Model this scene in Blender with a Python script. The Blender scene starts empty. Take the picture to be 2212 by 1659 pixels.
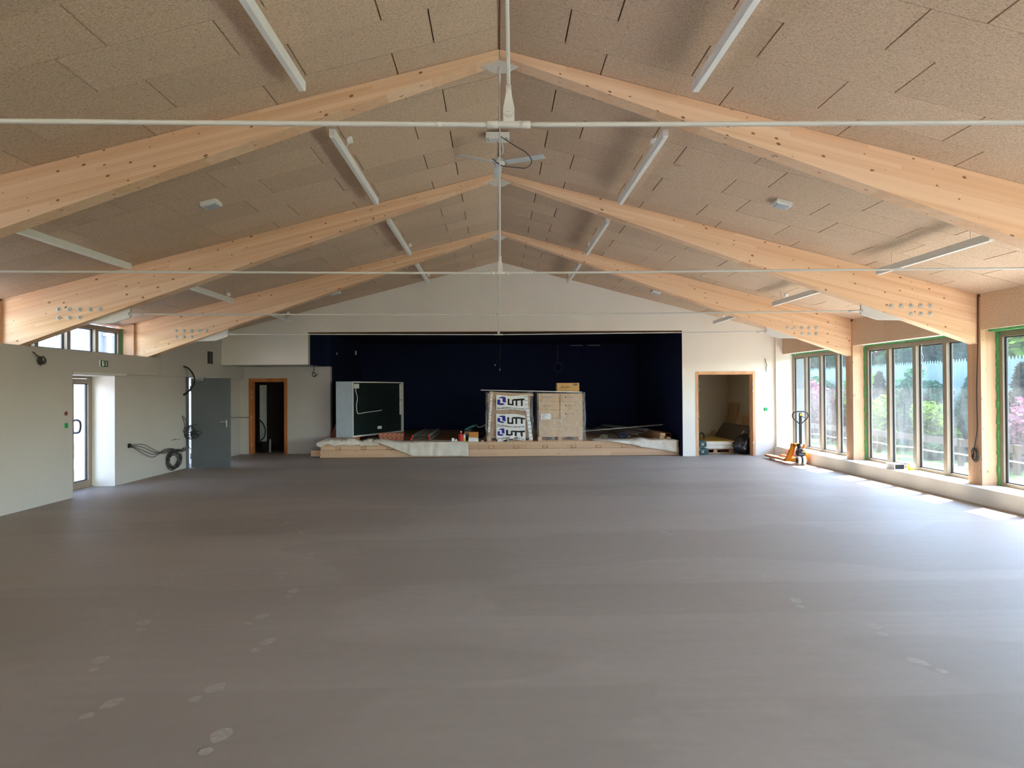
import bpy, bmesh, math, random
from mathutils import Vector, Matrix, noise
random.seed(7)
S = bpy.context.scene
COL = S.collection
PI = math.pi

# ------------------------------------------------------------------ camera, sky, sun, exposure
def set_camera():
    w, p, r, H = .0208, .0074, .0065, 1.7
    f = Vector((math.sin(w)*math.cos(p), math.cos(w)*math.cos(p), math.sin(p)))
    rt = Vector((math.cos(w), -math.sin(w), 0)); up = rt.cross(f)
    r2 = rt*math.cos(r) - up*math.sin(r); u2 = rt*math.sin(r) + up*math.cos(r)
    cd = bpy.data.cameras.new('camera'); co = bpy.data.objects.new('camera', cd); COL.objects.link(co)
    m = Matrix((r2, u2, -f)).transposed().to_4x4(); m.translation = Vector((0, 0, H))
    co.matrix_world = m
    cd.sensor_width = 36; cd.sensor_fit = 'HORIZONTAL'; cd.lens = 1534/2212*36
    cd.clip_start = .05; cd.clip_end = 400
    S.camera = co
set_camera()

S.view_settings.view_transform = 'Standard'
S.view_settings.look = 'None'
S.view_settings.gamma = 1
S.view_settings.use_curve_mapping = False
S.view_settings.exposure = 2.65

SKY_STRENGTH = .7
SUN_STRENGTH = 6.5
world = bpy.data.worlds.new('sky'); S.world = world; world.use_nodes = True
wn = world.node_tree; wn.nodes.clear()
wo = wn.nodes.new('ShaderNodeOutputWorld'); wb = wn.nodes.new('ShaderNodeBackground'); ws = wn.nodes.new('ShaderNodeTexSky')
ws.sky_type = 'NISHITA'; ws.sun_disc = False; ws.sun_elevation = math.radians(53); ws.sun_rotation = math.radians(60)
ws.air_density = 1.0; ws.dust_density = .6
wb.inputs[1].default_value = SKY_STRENGTH
wn.links.new(ws.outputs[0], wb.inputs[0]); wn.links.new(wb.outputs[0], wo.inputs[0])
sd = bpy.data.lights.new('sun', 'SUN'); so = bpy.data.objects.new('sun', sd); COL.objects.link(so)
sd.energy = SUN_STRENGTH; sd.angle = math.radians(.6); sd.color = (1, .95, .9)
so.rotation_euler = Vector((-.64, -.386, -1)).to_track_quat('-Z', 'Y').to_euler(); so.location = (20, 20, 30)
S.cycles.max_bounces = 10; S.cycles.diffuse_bounces = 7; S.cycles.glossy_bounces = 3
S.cycles.transmission_bounces = 6; S.cycles.transparent_max_bounces = 16
S.cycles.sample_clamp_indirect = 6; S.cycles.caustics_reflective = False; S.cycles.caustics_refractive = False

# ------------------------------------------------------------------ materials
def lin(c):
    return tuple(((v/255+.055)/1.055)**2.4 if v/255 > .04045 else v/255/12.92 for v in c) + (1,)
class NT:
    def __init__(s, name):
        s.m = bpy.data.materials.new(name); s.m.use_nodes = True; s.t = s.m.node_tree; s.t.nodes.clear()
        s.out = s.n('ShaderNodeOutputMaterial')
    def n(s, typ, **kw):
        x = s.t.nodes.new(typ)
        for k, v in kw.items(): setattr(x, k, v)
        return x
    def l(s, a, b): s.t.links.new(a, b)
    def bsdf(s, rough=.6, metal=0, spec=.3):
        b = s.n('ShaderNodeBsdfPrincipled'); b.inputs['Roughness'].default_value = rough; b.inputs['Metallic'].default_value = metal
        b.inputs['Specular IOR Level'].default_value = spec
        s.l(b.outputs[0], s.out.inputs[0]); return b
    def math(s, op, a, b=None, c=None):
        x = s.n('ShaderNodeMath', operation=op)
        for i, v in enumerate((a, b, c)):
            if v is None: continue
            if isinstance(v, (int, float)): x.inputs[i].default_value = v
            else: s.l(v, x.inputs[i])
        return x.outputs[0]
    def ramp(s, fac, stops):
        x = s.n('ShaderNodeValToRGB'); e = x.color_ramp.elements
        while len(e) > 1: e.remove(e[-1])
        e[0].position, e[0].color = stops[0]
        for p, c in stops[1:]:
            q = e.new(p); q.color = c
        s.l(fac, x.inputs[0]); return x.outputs[0]
    def noise(s, vec, scale, detail=3, rough=.55):
        x = s.n('ShaderNodeTexNoise'); x.inputs['Scale'].default_value = scale; x.inputs['Detail'].default_value = detail
        x.inputs['Roughness'].default_value = rough
        if vec: s.l(vec, x.inputs['Vector'])
        return x.outputs[0]
    def mapping(s, vec, scale=(1, 1, 1), loc=(0, 0, 0)):
        x = s.n('ShaderNodeMapping'); x.inputs['Scale'].default_value = scale; x.inputs['Location'].default_value = loc
        s.l(vec, x.inputs[0]); return x.outputs[0]
    def mix(s, fac, a, b, mode='MIX'):
        x = s.n('ShaderNodeMix', data_type='RGBA', blend_type=mode)
        for i, v in ((0, fac), (6, a), (7, b)):
            if isinstance(v, (int, float)): x.inputs[i].default_value = v
            elif isinstance(v, tuple): x.inputs[i].default_value = v
            else: s.l(v, x.inputs[i])
        return x.outputs[2]
    def bump(s, h, strength, dist, b):
        x = s.n('ShaderNodeBump'); x.inputs['Strength'].default_value = strength; x.inputs['Distance'].default_value = dist
        s.l(h, x.inputs['Height']); s.l(x.outputs[0], b.inputs['Normal'])
    def obj(s): return s.n('ShaderNodeTexCoord').outputs['Object']
    def pos(s): return s.n('ShaderNodeNewGeometry').outputs['Position']
MC = {}
def plain(name, rgb, rough=.6, metal=0, var=.06, scale=6, spec=.3, bump=0):
    if name in MC: return MC[name]
    t = NT(name); b = t.bsdf(rough, metal, spec); p = t.obj()
    c = lin(rgb); f = t.noise(p, scale, 3)
    lo = tuple(v*(1-var) for v in c[:3])+(1,); hi = tuple(min(1, v*(1+var)) for v in c[:3])+(1,)
    t.l(t.ramp(f, [(.3, lo), (.7, hi)]), b.inputs['Base Color'])
    if bump: t.bump(t.noise(p, scale*8, 3), bump, .01, b)
    MC[name] = t.m; return t.m

def wood(name, base, dark, knot, mode='X', lam=.04, knots=1.0):
    """pine boards; mode = grain axis, or 'RAFTER' for grain that follows the roof slope"""
    t = NT(name); b = t.bsdf(.65, 0, .25)
    sep = t.n('ShaderNodeSeparateXYZ'); t.l(t.pos(), sep.inputs[0]); x, y, z = sep.outputs
    if mode == 'RAFTER':
        u = x; v = t.math('ADD', z, t.math('MULTIPLY', t.math('ABSOLUTE', t.math('SUBTRACT', x, .04)), .256)); w = y
    elif mode == 'X': u, v, w = x, z, y
    elif mode == 'Y': u, v, w = y, z, x
    else: u, v, w = z, x, y
    if mode == 'Z': v = t.math('ADD', x, y)
    cb = t.n('ShaderNodeCombineXYZ'); t.l(t.math('MULTIPLY', u, .12), cb.inputs[0]); t.l(v, cb.inputs[1]); t.l(w, cb.inputs[2])
    vec = cb.outputs[0]
    lamid = t.math('FLOOR', t.math('DIVIDE', v, lam))
    wn1 = t.n('ShaderNodeTexWhiteNoise', noise_dimensions='2D'); cl = t.n('ShaderNodeCombineXYZ')
    t.l(lamid, cl.inputs[0]); t.l(t.math('FLOOR', t.math('ADD', t.math('MULTIPLY', u, .35), t.math('MULTIPLY', lamid, .37))), cl.inputs[1]); t.l(cl.outputs[0], wn1.inputs['Vector'])
    g = t.noise(t.mapping(vec, (1, 60, 8)), 1.6, 4, .6)
    g2 = t.noise(t.mapping(vec, (1.5, 14, 6)), 1.0, 3)
    f = t.math('ADD', t.math('MULTIPLY', g, .5), t.math('ADD', t.math('MULTIPLY', wn1.outputs[0], .28), t.math('MULTIPLY', g2, .22)))
    col = t.ramp(f, [(.25, lin(dark)), (.62, lin(base))])
    # knots: distorted cells, only some of them
    ck = t.n('ShaderNodeCombineXYZ'); t.l(t.math('MULTIPLY', u, .6), ck.inputs[0]); t.l(t.math('ADD', v, t.math('MULTIPLY', w, 1.37)), ck.inputs[1])
    vo = t.n('ShaderNodeTexVoronoi', voronoi_dimensions='2D', feature='F1'); vo.inputs['Scale'].default_value = 7.5; t.l(ck.outputs[0], vo.inputs['Vector'])
    sepc = t.n('ShaderNodeSeparateColor'); t.l(vo.outputs['Color'], sepc.inputs[0])
    size = t.math('MULTIPLY', t.math('MAXIMUM', t.math('SUBTRACT', sepc.outputs[0], 1-.6*knots), 0), .2)
    kf = t.math('SUBTRACT', 1, t.math('DIVIDE', vo.outputs['Distance'], t.math('ADD', size, .0001)))
    kf = t.math('MINIMUM', t.math('MAXIMUM', t.math('MULTIPLY', kf, 3), 0), 1)
    col = t.mix(t.math('MULTIPLY', kf, .85), col, lin(knot))
    t.l(col, b.inputs['Base Color'])
    t.bump(g, .15, .003, b)
    return t.m
RAFT = wood('spruce_glulam', (242, 206, 170), (222, 174, 132), (128, 76, 42), 'RAFTER')
PINEX = wood('pine_lengthwise', (206, 172, 142), (184, 146, 116), (130, 80, 48), 'X', .1, .8)
PINEY = wood('pine_deep', (206, 168, 132), (176, 136, 102), (120, 72, 42), 'Y', .1, .7)
PINEZ = wood('pine_upright', (206, 168, 136), (186, 144, 112), (140, 86, 50), 'Z', .12, .9)
FRAMEW = wood('stained_frame_wood', (186, 116, 70), (150, 86, 48), (90, 48, 26), 'Z', .1, .3)
FRAMEL = wood('light_frame_wood', (226, 178, 136), (204, 150, 108), (120, 72, 40), 'Z', .1, .3)

def mat_ceiling():
    t = NT('wood_wool_board'); b = t.bsdf(.95, 0, .05); p = t.pos()
    g = t.n('ShaderNodeNewGeometry')
    n1 = t.noise(t.mapping(p, (1, 2.2, 1)), 46, 5, .7)
    n2 = t.noise(p, 120, 2, .6); n3 = t.noise(p, 1.1, 3)
    f = t.math('ADD', t.math('MULTIPLY', n1, .65), t.math('MULTIPLY', n2, .35))
    col = t.ramp(f, [(.3, lin((132, 106, 84))), (.47, lin((205, 178, 153))), (.66, lin((231, 210, 188)))])
    rr = t.math('ADD', .91, t.math('MULTIPLY', g.outputs['Random Per Island'], .13))
    cc = t.n('ShaderNodeCombineColor')
    for i in range(3): t.l(t.math('MULTIPLY', rr, 1.0 if i == 0 else (.99 if i == 1 else .965)), cc.inputs[i])
    col = t.mix(1, col, cc.outputs[0], 'MULTIPLY')
    t.l(col, b.inputs['Base Color']); t.bump(f, .5, .006, b)
    return t.m
WOOL = mat_ceiling()
def mat_wall(name, rgb):
    t = NT(name); b = t.bsdf(.85, 0, .15); p = t.pos()
    c = lin(rgb); f = t.noise(p, .9, 4, .6)
    t.l(t.ramp(f, [(.3, tuple(v*.95 for v in c[:3])+(1,)), (.7, c)]), b.inputs['Base Color'])
    t.bump(t.noise(p, 60, 3), .08, .003, b); return t.m
PLASTER = mat_wall('white_plaster', (232, 226, 216))
GREYPL = mat_wall('darkened_plaster', (187, 182, 177))  # darkened plaster tone for the left wall and recess
BEIGE = mat_wall('bare_plaster', (214, 200, 176))
NAVY = mat_wall('navy_stage_paint', (24, 32, 62))
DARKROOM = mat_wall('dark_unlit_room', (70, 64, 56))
RENDER = mat_wall('white_exterior_render', (158, 166, 178))
def mat_floor():
    t = NT('concrete_screed'); b = t.bsdf(.5, 0, .22); p = t.pos()
    n1 = t.noise(t.mapping(p, (.22, 1.0, 1)), .9, 4, .55); n2 = t.noise(p, 9, 5, .65); n3 = t.noise(t.mapping(p, (.6, 6, 1)), 2.0, 4, .6)
    # trowelled lanes across the room
    f = t.math('ADD', t.math('MULTIPLY', n1, .6), t.math('ADD', t.math('MULTIPLY', n2, .2), t.math('MULTIPLY', n3, .2)))
    col = t.ramp(f, [(.3, lin((150, 141, 132))), (.5, lin((160, 151, 142))), (.7, lin((170, 161, 152)))])
    # damp, slightly darker patches with hard fronts
    vo = t.noise(t.mapping(p, (.18, .34, 1), (3.1, 1.7, 0)), 1.3, 2, .4)
    m = t.ramp(vo, [(.52, (0, 0, 0, 1)), (.535, (1, 1, 1, 1))])
    col = t.mix(t.math('MULTIPLY', m, .16), col, lin((120, 112, 104)))
    # re-trowelled lanes with straight edges across the room and ragged ends
    sx = t.n('ShaderNodeSeparateXYZ'); t.l(p, sx.inputs[0]); wob = t.noise(p, 1.6, 5, .65)
    X = t.math('ADD', sx.outputs[0], t.math('MULTIPLY', t.math('SUBTRACT', wob, .5), 1.6)); Y = t.math('ADD', sx.outputs[1], t.math('MULTIPLY', t.math('SUBTRACT', wob, .5), .12))
    def lane(x0, x1, y0, y1, soft=.05):
        def edge(v, lo, hi, so):
            a = t.n('ShaderNodeMapRange', interpolation_type='SMOOTHSTEP'); t.l(v, a.inputs[0]); a.inputs[1].default_value = lo; a.inputs[2].default_value = lo+so
            b2 = t.n('ShaderNodeMapRange', interpolation_type='SMOOTHSTEP'); t.l(v, b2.inputs[0]); b2.inputs[1].default_value = hi; b2.inputs[2].default_value = hi-so
            return t.math('MULTIPLY', a.outputs[0], b2.outputs[0])
        return t.math('MULTIPLY', edge(X, x0, x1, .25), edge(Y, y0, y1, soft))
    tot = None
    for q in ((-1.9, 4.8, 11.2, 12.7), (-3.2, -1.1, 8.4, 10.3), (-1.6, .2, 6.2, 7.7), (-.2, 6.9, 5.3, 6.2), (-6.8, -3.0, 3.2, 6.0), (1.5, 6.9, 2.2, 3.9), (-2.4, .9, 2.9, 4.1), (3.6, 6.9, 8.9, 11.0)):
        L = lane(*q); tot = L if tot is None else t.math('MAXIMUM', tot, L)
    col = t.mix(t.math('MULTIPLY', tot, .2), col, lin((132, 122, 113)))
    sp = t.noise(p, 55, 2, .5); s2 = t.ramp(sp, [(.7, (0, 0, 0, 1)), (.78, (1, 1, 1, 1))])
    col = t.mix(t.math('MULTIPLY', s2, .25), col, lin((196, 190, 182)))
    t.l(col, b.inputs['Base Color'])
    rg = t.n('ShaderNodeMapRange'); t.l(n1, rg.inputs[0]); rg.inputs[3].default_value = .42; rg.inputs[4].default_value = .62
    t.l(rg.outputs[0], b.inputs['Roughness'])
    t.bump(n2, .06, .004, b); return t.m
FLOORM = mat_floor()
DUST = plain('pale_floor_dust', (171, 163, 154), .85, var=.12, scale=30)
WHITE = plain('white_coated_steel', (206, 204, 200), .38, 0, .02, spec=.45)
LAMPW = plain('white_lamp_housing', (232, 232, 228), .45, 0, .02)
DIFF = plain('opal_lamp_cover', (240, 240, 236), .3, 0, .01)
TAUPE = plain('taupe_aluminium', (138, 124, 106), .5, .0, .04)
GASK = plain('black_gasket', (28, 30, 34), .6)
GREEN = plain('green_joint_foam', (104, 176, 108), .9, 0, .35, 60, bump=1)
STEEL = plain('galvanised_steel', (176, 176, 170), .35, .8, .1, 20)
DULLZ = plain('dull_zinc', (178, 180, 176), .45, .2, .1, 20)
CHROME = plain('satin_metal', (190, 188, 182), .3, .9, .05)
BLACK = plain('black_plastic', (26, 26, 28), .45)
CABLEM = plain('grey_cable', (58, 58, 56), .5)
GREYDOOR = plain('grey_steel_door', (98, 104, 109), .45, .0, .05, 3)
FANGREY = plain('pale_grey_fan', (198, 204, 206), .4)
CARD = plain('brown_cardboard', (190, 152, 116), .8, 0, .1, 8)
CARD2 = plain('pale_cardboard', (204, 172, 138), .8, 0, .1, 8)
PAPER = plain('white_paper', (232, 232, 230), .7)
INK = plain('black_ink', (18, 18, 22), .6)
BLUE = plain('blue_ink', (34, 30, 140), .5)
GREENSIGN = plain('exit_sign_green', (22, 96, 62), .5)
EMGREEN = plain('bright_green_plastic', (30, 168, 96), .45)
REDP = plain('red_plastic', (198, 36, 28), .45)
ORANGE = plain('orange_truck_paint', (240, 150, 30), .4, 0, .06)
DGREY = plain('dark_grey_metal', (58, 58, 60), .5, 0, spec=.2)
TYRE = plain('white_nylon_wheel', (222, 220, 214), .5)
YELLOW = plain('yellow_plastic', (240, 196, 60), .5)
TEAL = plain('teal_plastic', (70, 150, 140), .4)
BRICKM = plain('terracotta', (184, 122, 102), .85, 0, .1, 20)
BRICKD = plain('terracotta_hollow', (70, 36, 28), .9)
BOARDG = plain('dark_green_board', (24, 36, 36), .5, 0, .2, 4)
CABGREY = plain('pale_blue_grey_laminate', (160, 172, 182), .5)
BAGM = plain('black_bin_bag', (26, 28, 36), .22, 0, .1, spec=.6)
PANELW = plain('white_insulation_edge', (236, 232, 222), .7)
PANELY = plain('yellow_insulation_face', (206, 178, 96), .8)
GREYB = plain('grey_leaning_board', (120, 112, 104), .7)
ROOFM = plain('roof_deck_wood', (122, 84, 52), .85)
TOOLG = plain('dark_green_toolbox', (58, 84, 78), .5)
def mat_cloth():
    t = NT('dust_sheet_canvas'); b = t.bsdf(.95, 0, .05); p = t.obj()
    f = t.noise(p, 3, 4); t.l(t.ramp(f, [(.3, lin((196, 186, 172))), (.7, lin((222, 214, 202)))]), b.inputs['Base Color'])
    t.bump(t.noise(p, 90, 2), .2, .003, b); return t.m
CLOTH = mat_cloth()
def mat_glass(name, dirt, tint=(.86, .93, .9, 1)):
    t = NT(name); p = t.pos()
    tr = t.n('ShaderNodeBsdfTransparent'); tr.inputs[0].default_value = tint
    gl = t.n('ShaderNodeBsdfGlossy'); gl.inputs['Roughness'].default_value = .02
    lw = t.n('ShaderNodeLayerWeight'); lw.inputs[0].default_value = .5
    fr = t.math('MULTIPLY_ADD', t.math('POWER', lw.outputs['Facing'], 4.0), .5, .03)
    m1 = t.n('ShaderNodeMixShader'); t.l(fr, m1.inputs[0]); t.l(tr.outputs[0], m1.inputs[1]); t.l(gl.outputs[0], m1.inputs[2])
    ds = t.n('ShaderNodeBsdfTranslucent'); ds.inputs[0].default_value = (.82, .86, .84, 1)
    n1 = t.noise(t.mapping(p, (1, 1, .55)), 1.7, 5, .6); n2 = t.noise(t.mapping(p, (1, 9, 1.2)), 2.0, 4, .6)
    f = t.math('ADD', t.math('MULTIPLY', n1, .7), t.math('MULTIPLY', n2, .3))
    mr = t.n('ShaderNodeMapRange'); t.l(f, mr.inputs[0]); mr.inputs[1].default_value = .38; mr.inputs[2].default_value = .66
    mr.inputs[3].default_value = dirt*.25; mr.inputs[4].default_value = dirt
    m2 = t.n('ShaderNodeMixShader'); t.l(mr.outputs[0], m2.inputs[0]); t.l(m1.outputs[0], m2.inputs[1]); t.l(ds.outputs[0], m2.inputs[2])
    t.l(m2.outputs[0], t.out.inputs[0]); return t.m
GLASSD = mat_glass('dusty_window_glass', .035, (.93, .96, .95, 1))
GLASSC = mat_glass('clean_door_glass', .03, (.95, .96, .97, 1))
def mat_film():
    t = NT('stretch_film'); p = t.obj()
    tr = t.n('ShaderNodeBsdfTransparent'); gl = t.n('ShaderNodeBsdfGlossy'); gl.inputs['Roughness'].default_value = .22; gl.inputs[0].default_value = (.95, .95, .95, 1)
    n = t.noise(t.mapping(p, (5, 5, 1.6)), 3.2, 5, .7); bp = t.n('ShaderNodeBump'); bp.inputs['Strength'].default_value = 1; bp.inputs['Distance'].default_value = .05
    t.l(n, bp.inputs['Height']); t.l(bp.outputs[0], gl.inputs['Normal'])
    df = t.n('ShaderNodeBsdfDiffuse'); df.inputs[0].default_value = (.75, .72, .68, 1)
    m0 = t.n('ShaderNodeMixShader'); m0.inputs[0].default_value = .5; t.l(gl.outputs[0], m0.inputs[1]); t.l(df.outputs[0], m0.inputs[2])
    m = t.n('ShaderNodeMixShader'); t.l(t.ramp(n, [(.42, (.04, .04, .04, 1)), (.66, (.34, .34, .34, 1))]), m.inputs[0])
    t.l(tr.outputs[0], m.inputs[1]); t.l(m0.outputs[0], m.inputs[2]); t.l(m.outputs[0], t.out.inputs[0]); return t.m
FILM = mat_film()
def mat_leaf(name, a, b_, tr=.35):
    t = NT(name); p = t.pos(); g = t.n('ShaderNodeNewGeometry')
    n = t.math('ADD', t.math('MULTIPLY', t.noise(p, 1.6, 3), .6), t.math('MULTIPLY', g.outputs['Random Per Island'], .4))
    c = t.ramp(n, [(.3, lin(a)), (.7, lin(b_))])
    d = t.n('ShaderNodeBsdfDiffuse'); l = t.n('ShaderNodeBsdfTranslucent'); t.l(c, d.inputs[0]); t.l(c, l.inputs[0])
    m = t.n('ShaderNodeMixShader'); m.inputs[0].default_value = tr; t.l(d.outputs[0], m.inputs[1]); t.l(l.outputs[0], m.inputs[2]); t.l(m.outputs[0], t.out.inputs[0])
    return t.m
LEAFD = mat_leaf('dark_evergreen_leaves', (8, 34, 22), (30, 70, 46))
LEAFM = mat_leaf('mid_green_leaves', (22, 56, 30), (54, 92, 46))
LEAFY = mat_leaf('yellow_green_leaves', (62, 92, 26), (112, 130, 44))
LEAFP = mat_leaf('pink_blossom', (96, 46, 62), (156, 104, 118))
LEAFR = mat_leaf('dark_red_leaves', (44, 22, 28), (86, 50, 52))
LEAFB = mat_leaf('brown_green_cypress', (32, 34, 26), (64, 62, 44))
BARK = plain('bark', (84, 70, 58), .9, bump=.5)
def mat_ground(name, a, b_, sc):
    t = NT(name); b = t.bsdf(.9, 0, .1); p = t.pos()
    f = t.math('ADD', t.math('MULTIPLY', t.noise(p, sc, 5, .7), .6), t.math('MULTIPLY', t.noise(p, .5, 3), .4))
    t.l(t.ramp(f, [(.35, lin(a)), (.65, lin(b_))]), b.inputs['Base Color']); t.bump(t.noise(p, sc*2, 4), .4, .03, b); return t.m
LAWN = mat_ground('lawn', (62, 82, 40), (98, 112, 60), 18)
PAVE = mat_ground('pale_terrace', (214, 206, 198), (228, 220, 212), 8)
FENCEM = plain('pale_grey_green_fence', (96, 110, 100), .85, 0, .08, 3)
RAILW = plain('weathered_rail_wood', (78, 66, 56), .85, 0, .15, 5)
ROPE = plain('white_rope', (226, 228, 226), .8)
CLAD = plain('grey_cladding', (122, 125, 134), .6, 0, .05, 3)
PIPE = plain('pale_downpipe', (206, 214, 212), .4)

# ------------------------------------------------------------------ mesh helpers
WL = {}
class MB:
    def __init__(s): s.bm = bmesh.new(); s.M = Matrix()
    def v(s, p): return s.bm.verts.new(s.M @ Vector(p))
    def quad(s, *ps):
        return s.bm.faces.new([s.v(p) for p in ps])
    def box(s, x0, x1, y0, y1, z0, z1):
        c = [s.v((x, y, z)) for z in (z0, z1) for y in (y0, y1) for x in (x0, x1)]
        for f in ((0, 2, 3, 1), (4, 5, 7, 6), (0, 1, 5, 4), (2, 6, 7, 3), (0, 4, 6, 2), (1, 3, 7, 5)):
            s.bm.faces.new([c[i] for i in f])
        return s
    def bbox(s, x0, x1, y0, y1, z0, z1, b=.004, seg=2):
        t = bmesh.new(); n = MB(); n.bm = t; n.box(x0, x1, y0, y1, z0, z1)
        bmesh.ops.bevel(t, geom=list(t.edges), offset=b, segments=seg, affect='EDGES', profile=.5)
        s.merge(t); return s
    def merge(s, t):
        me = bpy.data.meshes.new('tmp'); t.to_mesh(me); t.free(); me.transform(s.M); s.bm.from_mesh(me); bpy.data.meshes.remove(me)
    def prism(s, poly, axis, a, b):
        """extrude a polygon (2D) along axis between a and b. axis 'Y': poly=(x,z); 'X': (y,z); 'Z': (x,y)"""
        def P(q, t): return {'Y': (q[0], t, q[1]), 'X': (t, q[0], q[1]), 'Z': (q[0], q[1], t)}[axis]
        A = [s.v(P(q, a)) for q in poly]; B = [s.v(P(q, b)) for q in poly]
        s.bm.faces.new(A); s.bm.faces.new(B[::-1])
        for i in range(len(poly)):
            j = (i+1) % len(poly); s.bm.faces.new([A[j], A[i], B[i], B[j]])
        return s
    def cyl(s, p, q, r, r2=None, n=16, caps=True):
        p, q = Vector(p), Vector(q); r2 = r if r2 is None else r2
        d = (q-p).normalized(); a = d.orthogonal().normalized(); b = d.cross(a)
        A = []; B = []
        for i in range(n):
            c, t = math.cos(2*PI*i/n), math.sin(2*PI*i/n)
            A.append(s.v(p+(a*c+b*t)*r)); B.append(s.v(q+(a*c+b*t)*r2))
        for i in range(n):
            j = (i+1) % n; f = s.bm.faces.new([A[i], A[j], B[j], B[i]]); f.smooth = True
        if caps: s.bm.faces.new(A[::-1]); s.bm.faces.new(B)
        return s
    def tube(s, pts, r, n=8, sub=6, closed=False):
        P = [Vector(p) for p in pts]; C = []
        N = len(P)
        if N > 2:
            rng = N if closed else N-1
            for i in range(rng):
                g = (lambda k: P[k % N]) if closed else (lambda k: P[max(0, min(N-1, k))])
                p0, p1, p2, p3 = g(i-1), g(i), g(i+1), g(i+2)
                for k in range(sub):
                    t = k/sub
                    C.append(.5*((2*p1)+(p2-p0)*t+(2*p0-5*p1+4*p2-p3)*t*t+(3*p1-p0-3*p2+p3)*t**3))
            if not closed: C.append(P[-1])
        else: C = P
        rings = []; ref = None; K = len(C)
        for i, c in enumerate(C):
            if closed: d = C[(i+1) % K]-C[i-1]
            else: d = C[min(i+1, K-1)]-C[max(i-1, 0)]
            if d.length < 1e-7: d = Vector((0, 0, 1))
            d.normalize()
            if ref is None or abs(ref.dot(d)) > .98: ref = d.orthogonal().normalized()
            a = (ref-d*ref.dot(d)).normalized(); b = d.cross(a); ref = a
            rings.append([s.v(c+(a*math.cos(2*PI*k/n)+b*math.sin(2*PI*k/n))*r) for k in range(n)])
        for i in range(K if closed else K-1):
            A, B = rings[i], rings[(i+1) % K]
            for k in range(n):
                j = (k+1) % n; f = s.bm.faces.new([A[k], A[j], B[j], B[k]]); f.smooth = True
        if not closed: s.bm.faces.new(rings[0][::-1]); s.bm.faces.new(rings[-1])
        return s
    def lathe(s, prof, c, n=20, axis='Z'):
        c = Vector(c); R = []
        for r, h in prof:
            ring = []
            for k in range(n):
                a = 2*PI*k/n; x, y = r*math.cos(a), r*math.sin(a)
                q = {'Z': (x, y, h), 'Y': (x, h, y), 'X': (h, x, y)}[axis]
                ring.append(s.v(c+Vector(q)))
            R.append(ring)
        for A, B in zip(R, R[1:]):
            for k in range(n):
                j = (k+1) % n; f = s.bm.faces.new([A[k], A[j], B[j], B[k]]); f.smooth = True
        s.bm.faces.new(R[0][::-1]); s.bm.faces.new(R[-1]); return s
    def build(s, name, mat, parent=None, smooth=False, keep=False):
        bmesh.ops.recalc_face_normals(s.bm, faces=s.bm.faces)
        if smooth:
            for f in s.bm.faces: f.smooth = True
        me = bpy.data.meshes.new(name)
        vs = [v.co for v in s.bm.verts]
        lo = Vector([min(v[i] for v in vs) for i in range(3)]); hi = Vector([max(v[i] for v in vs) for i in range(3)])
        c = Vector(((lo.x+hi.x)/2, (lo.y+hi.y)/2, lo.z))
        if keep: c = Vector()
        bmesh.ops.translate(s.bm, verts=s.bm.verts, vec=-c)
        s.bm.to_mesh(me); s.bm.free(); me.materials.append(mat)
        o = bpy.data.objects.new(name, me); COL.objects.link(o)
        WL[o.name] = c
        if parent: o.parent = parent; o.location = c - WL[parent.name]
        else: o.location = c
        return o
def tag(o, label=None, cat=None, group=None, kind=None):
    if label: o['label'] = label
    if cat: o['category'] = cat
    if group: o['group'] = group
    if kind: o['kind'] = kind
    return o
def thing(name, label, cat, loc, group=None):
    o = bpy.data.objects.new(name, None); COL.objects.link(o); o.location = loc; o.empty_display_size = .2
    WL[o.name] = Vector(loc); return tag(o, label, cat, group)
def struct(o): o['kind'] = 'structure'; return o
def box(x0, x1, y0, y1, z0, z1): return MB().box(x0, x1, y0, y1, z0, z1)
def empty_struct(name, loc):
    o = bpy.data.objects.new(name, None); COL.objects.link(o); o.location = loc; WL[o.name] = Vector(loc); return struct(o)
def copy_tree(o, delta):
    def rec(a, parent):
        c = a.copy(); COL.objects.link(c)
        if parent: c.parent = parent
        for ch in a.children: rec(ch, c)
        return c
    c = rec(o, None); c.location = Vector(o.location)+Vector(delta); WL[c.name] = Vector(c.location); return c

# ------------------------------------------------------------------ the building
X0 = .04
def ceil_z(x): return 4.88 - .256*abs(x-X0)
def beam_z(x): return 4.82 - .351*abs(x-X0)
BAY = 3.768
def YF(k): return 2.844 + k*BAY            # front face of truss k (0 = just ahead of the camera)
YB = 17.67; YBACK = 23.6; YFRONT = -8.4
ZS = .236; XS = 6.94; XP = 7.13; XW = 7.38

fl = box(-7.4, 7.46, YFRONT-.2, YBACK, -.3, 0).build('floor', FLOORM); struct(fl)

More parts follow.
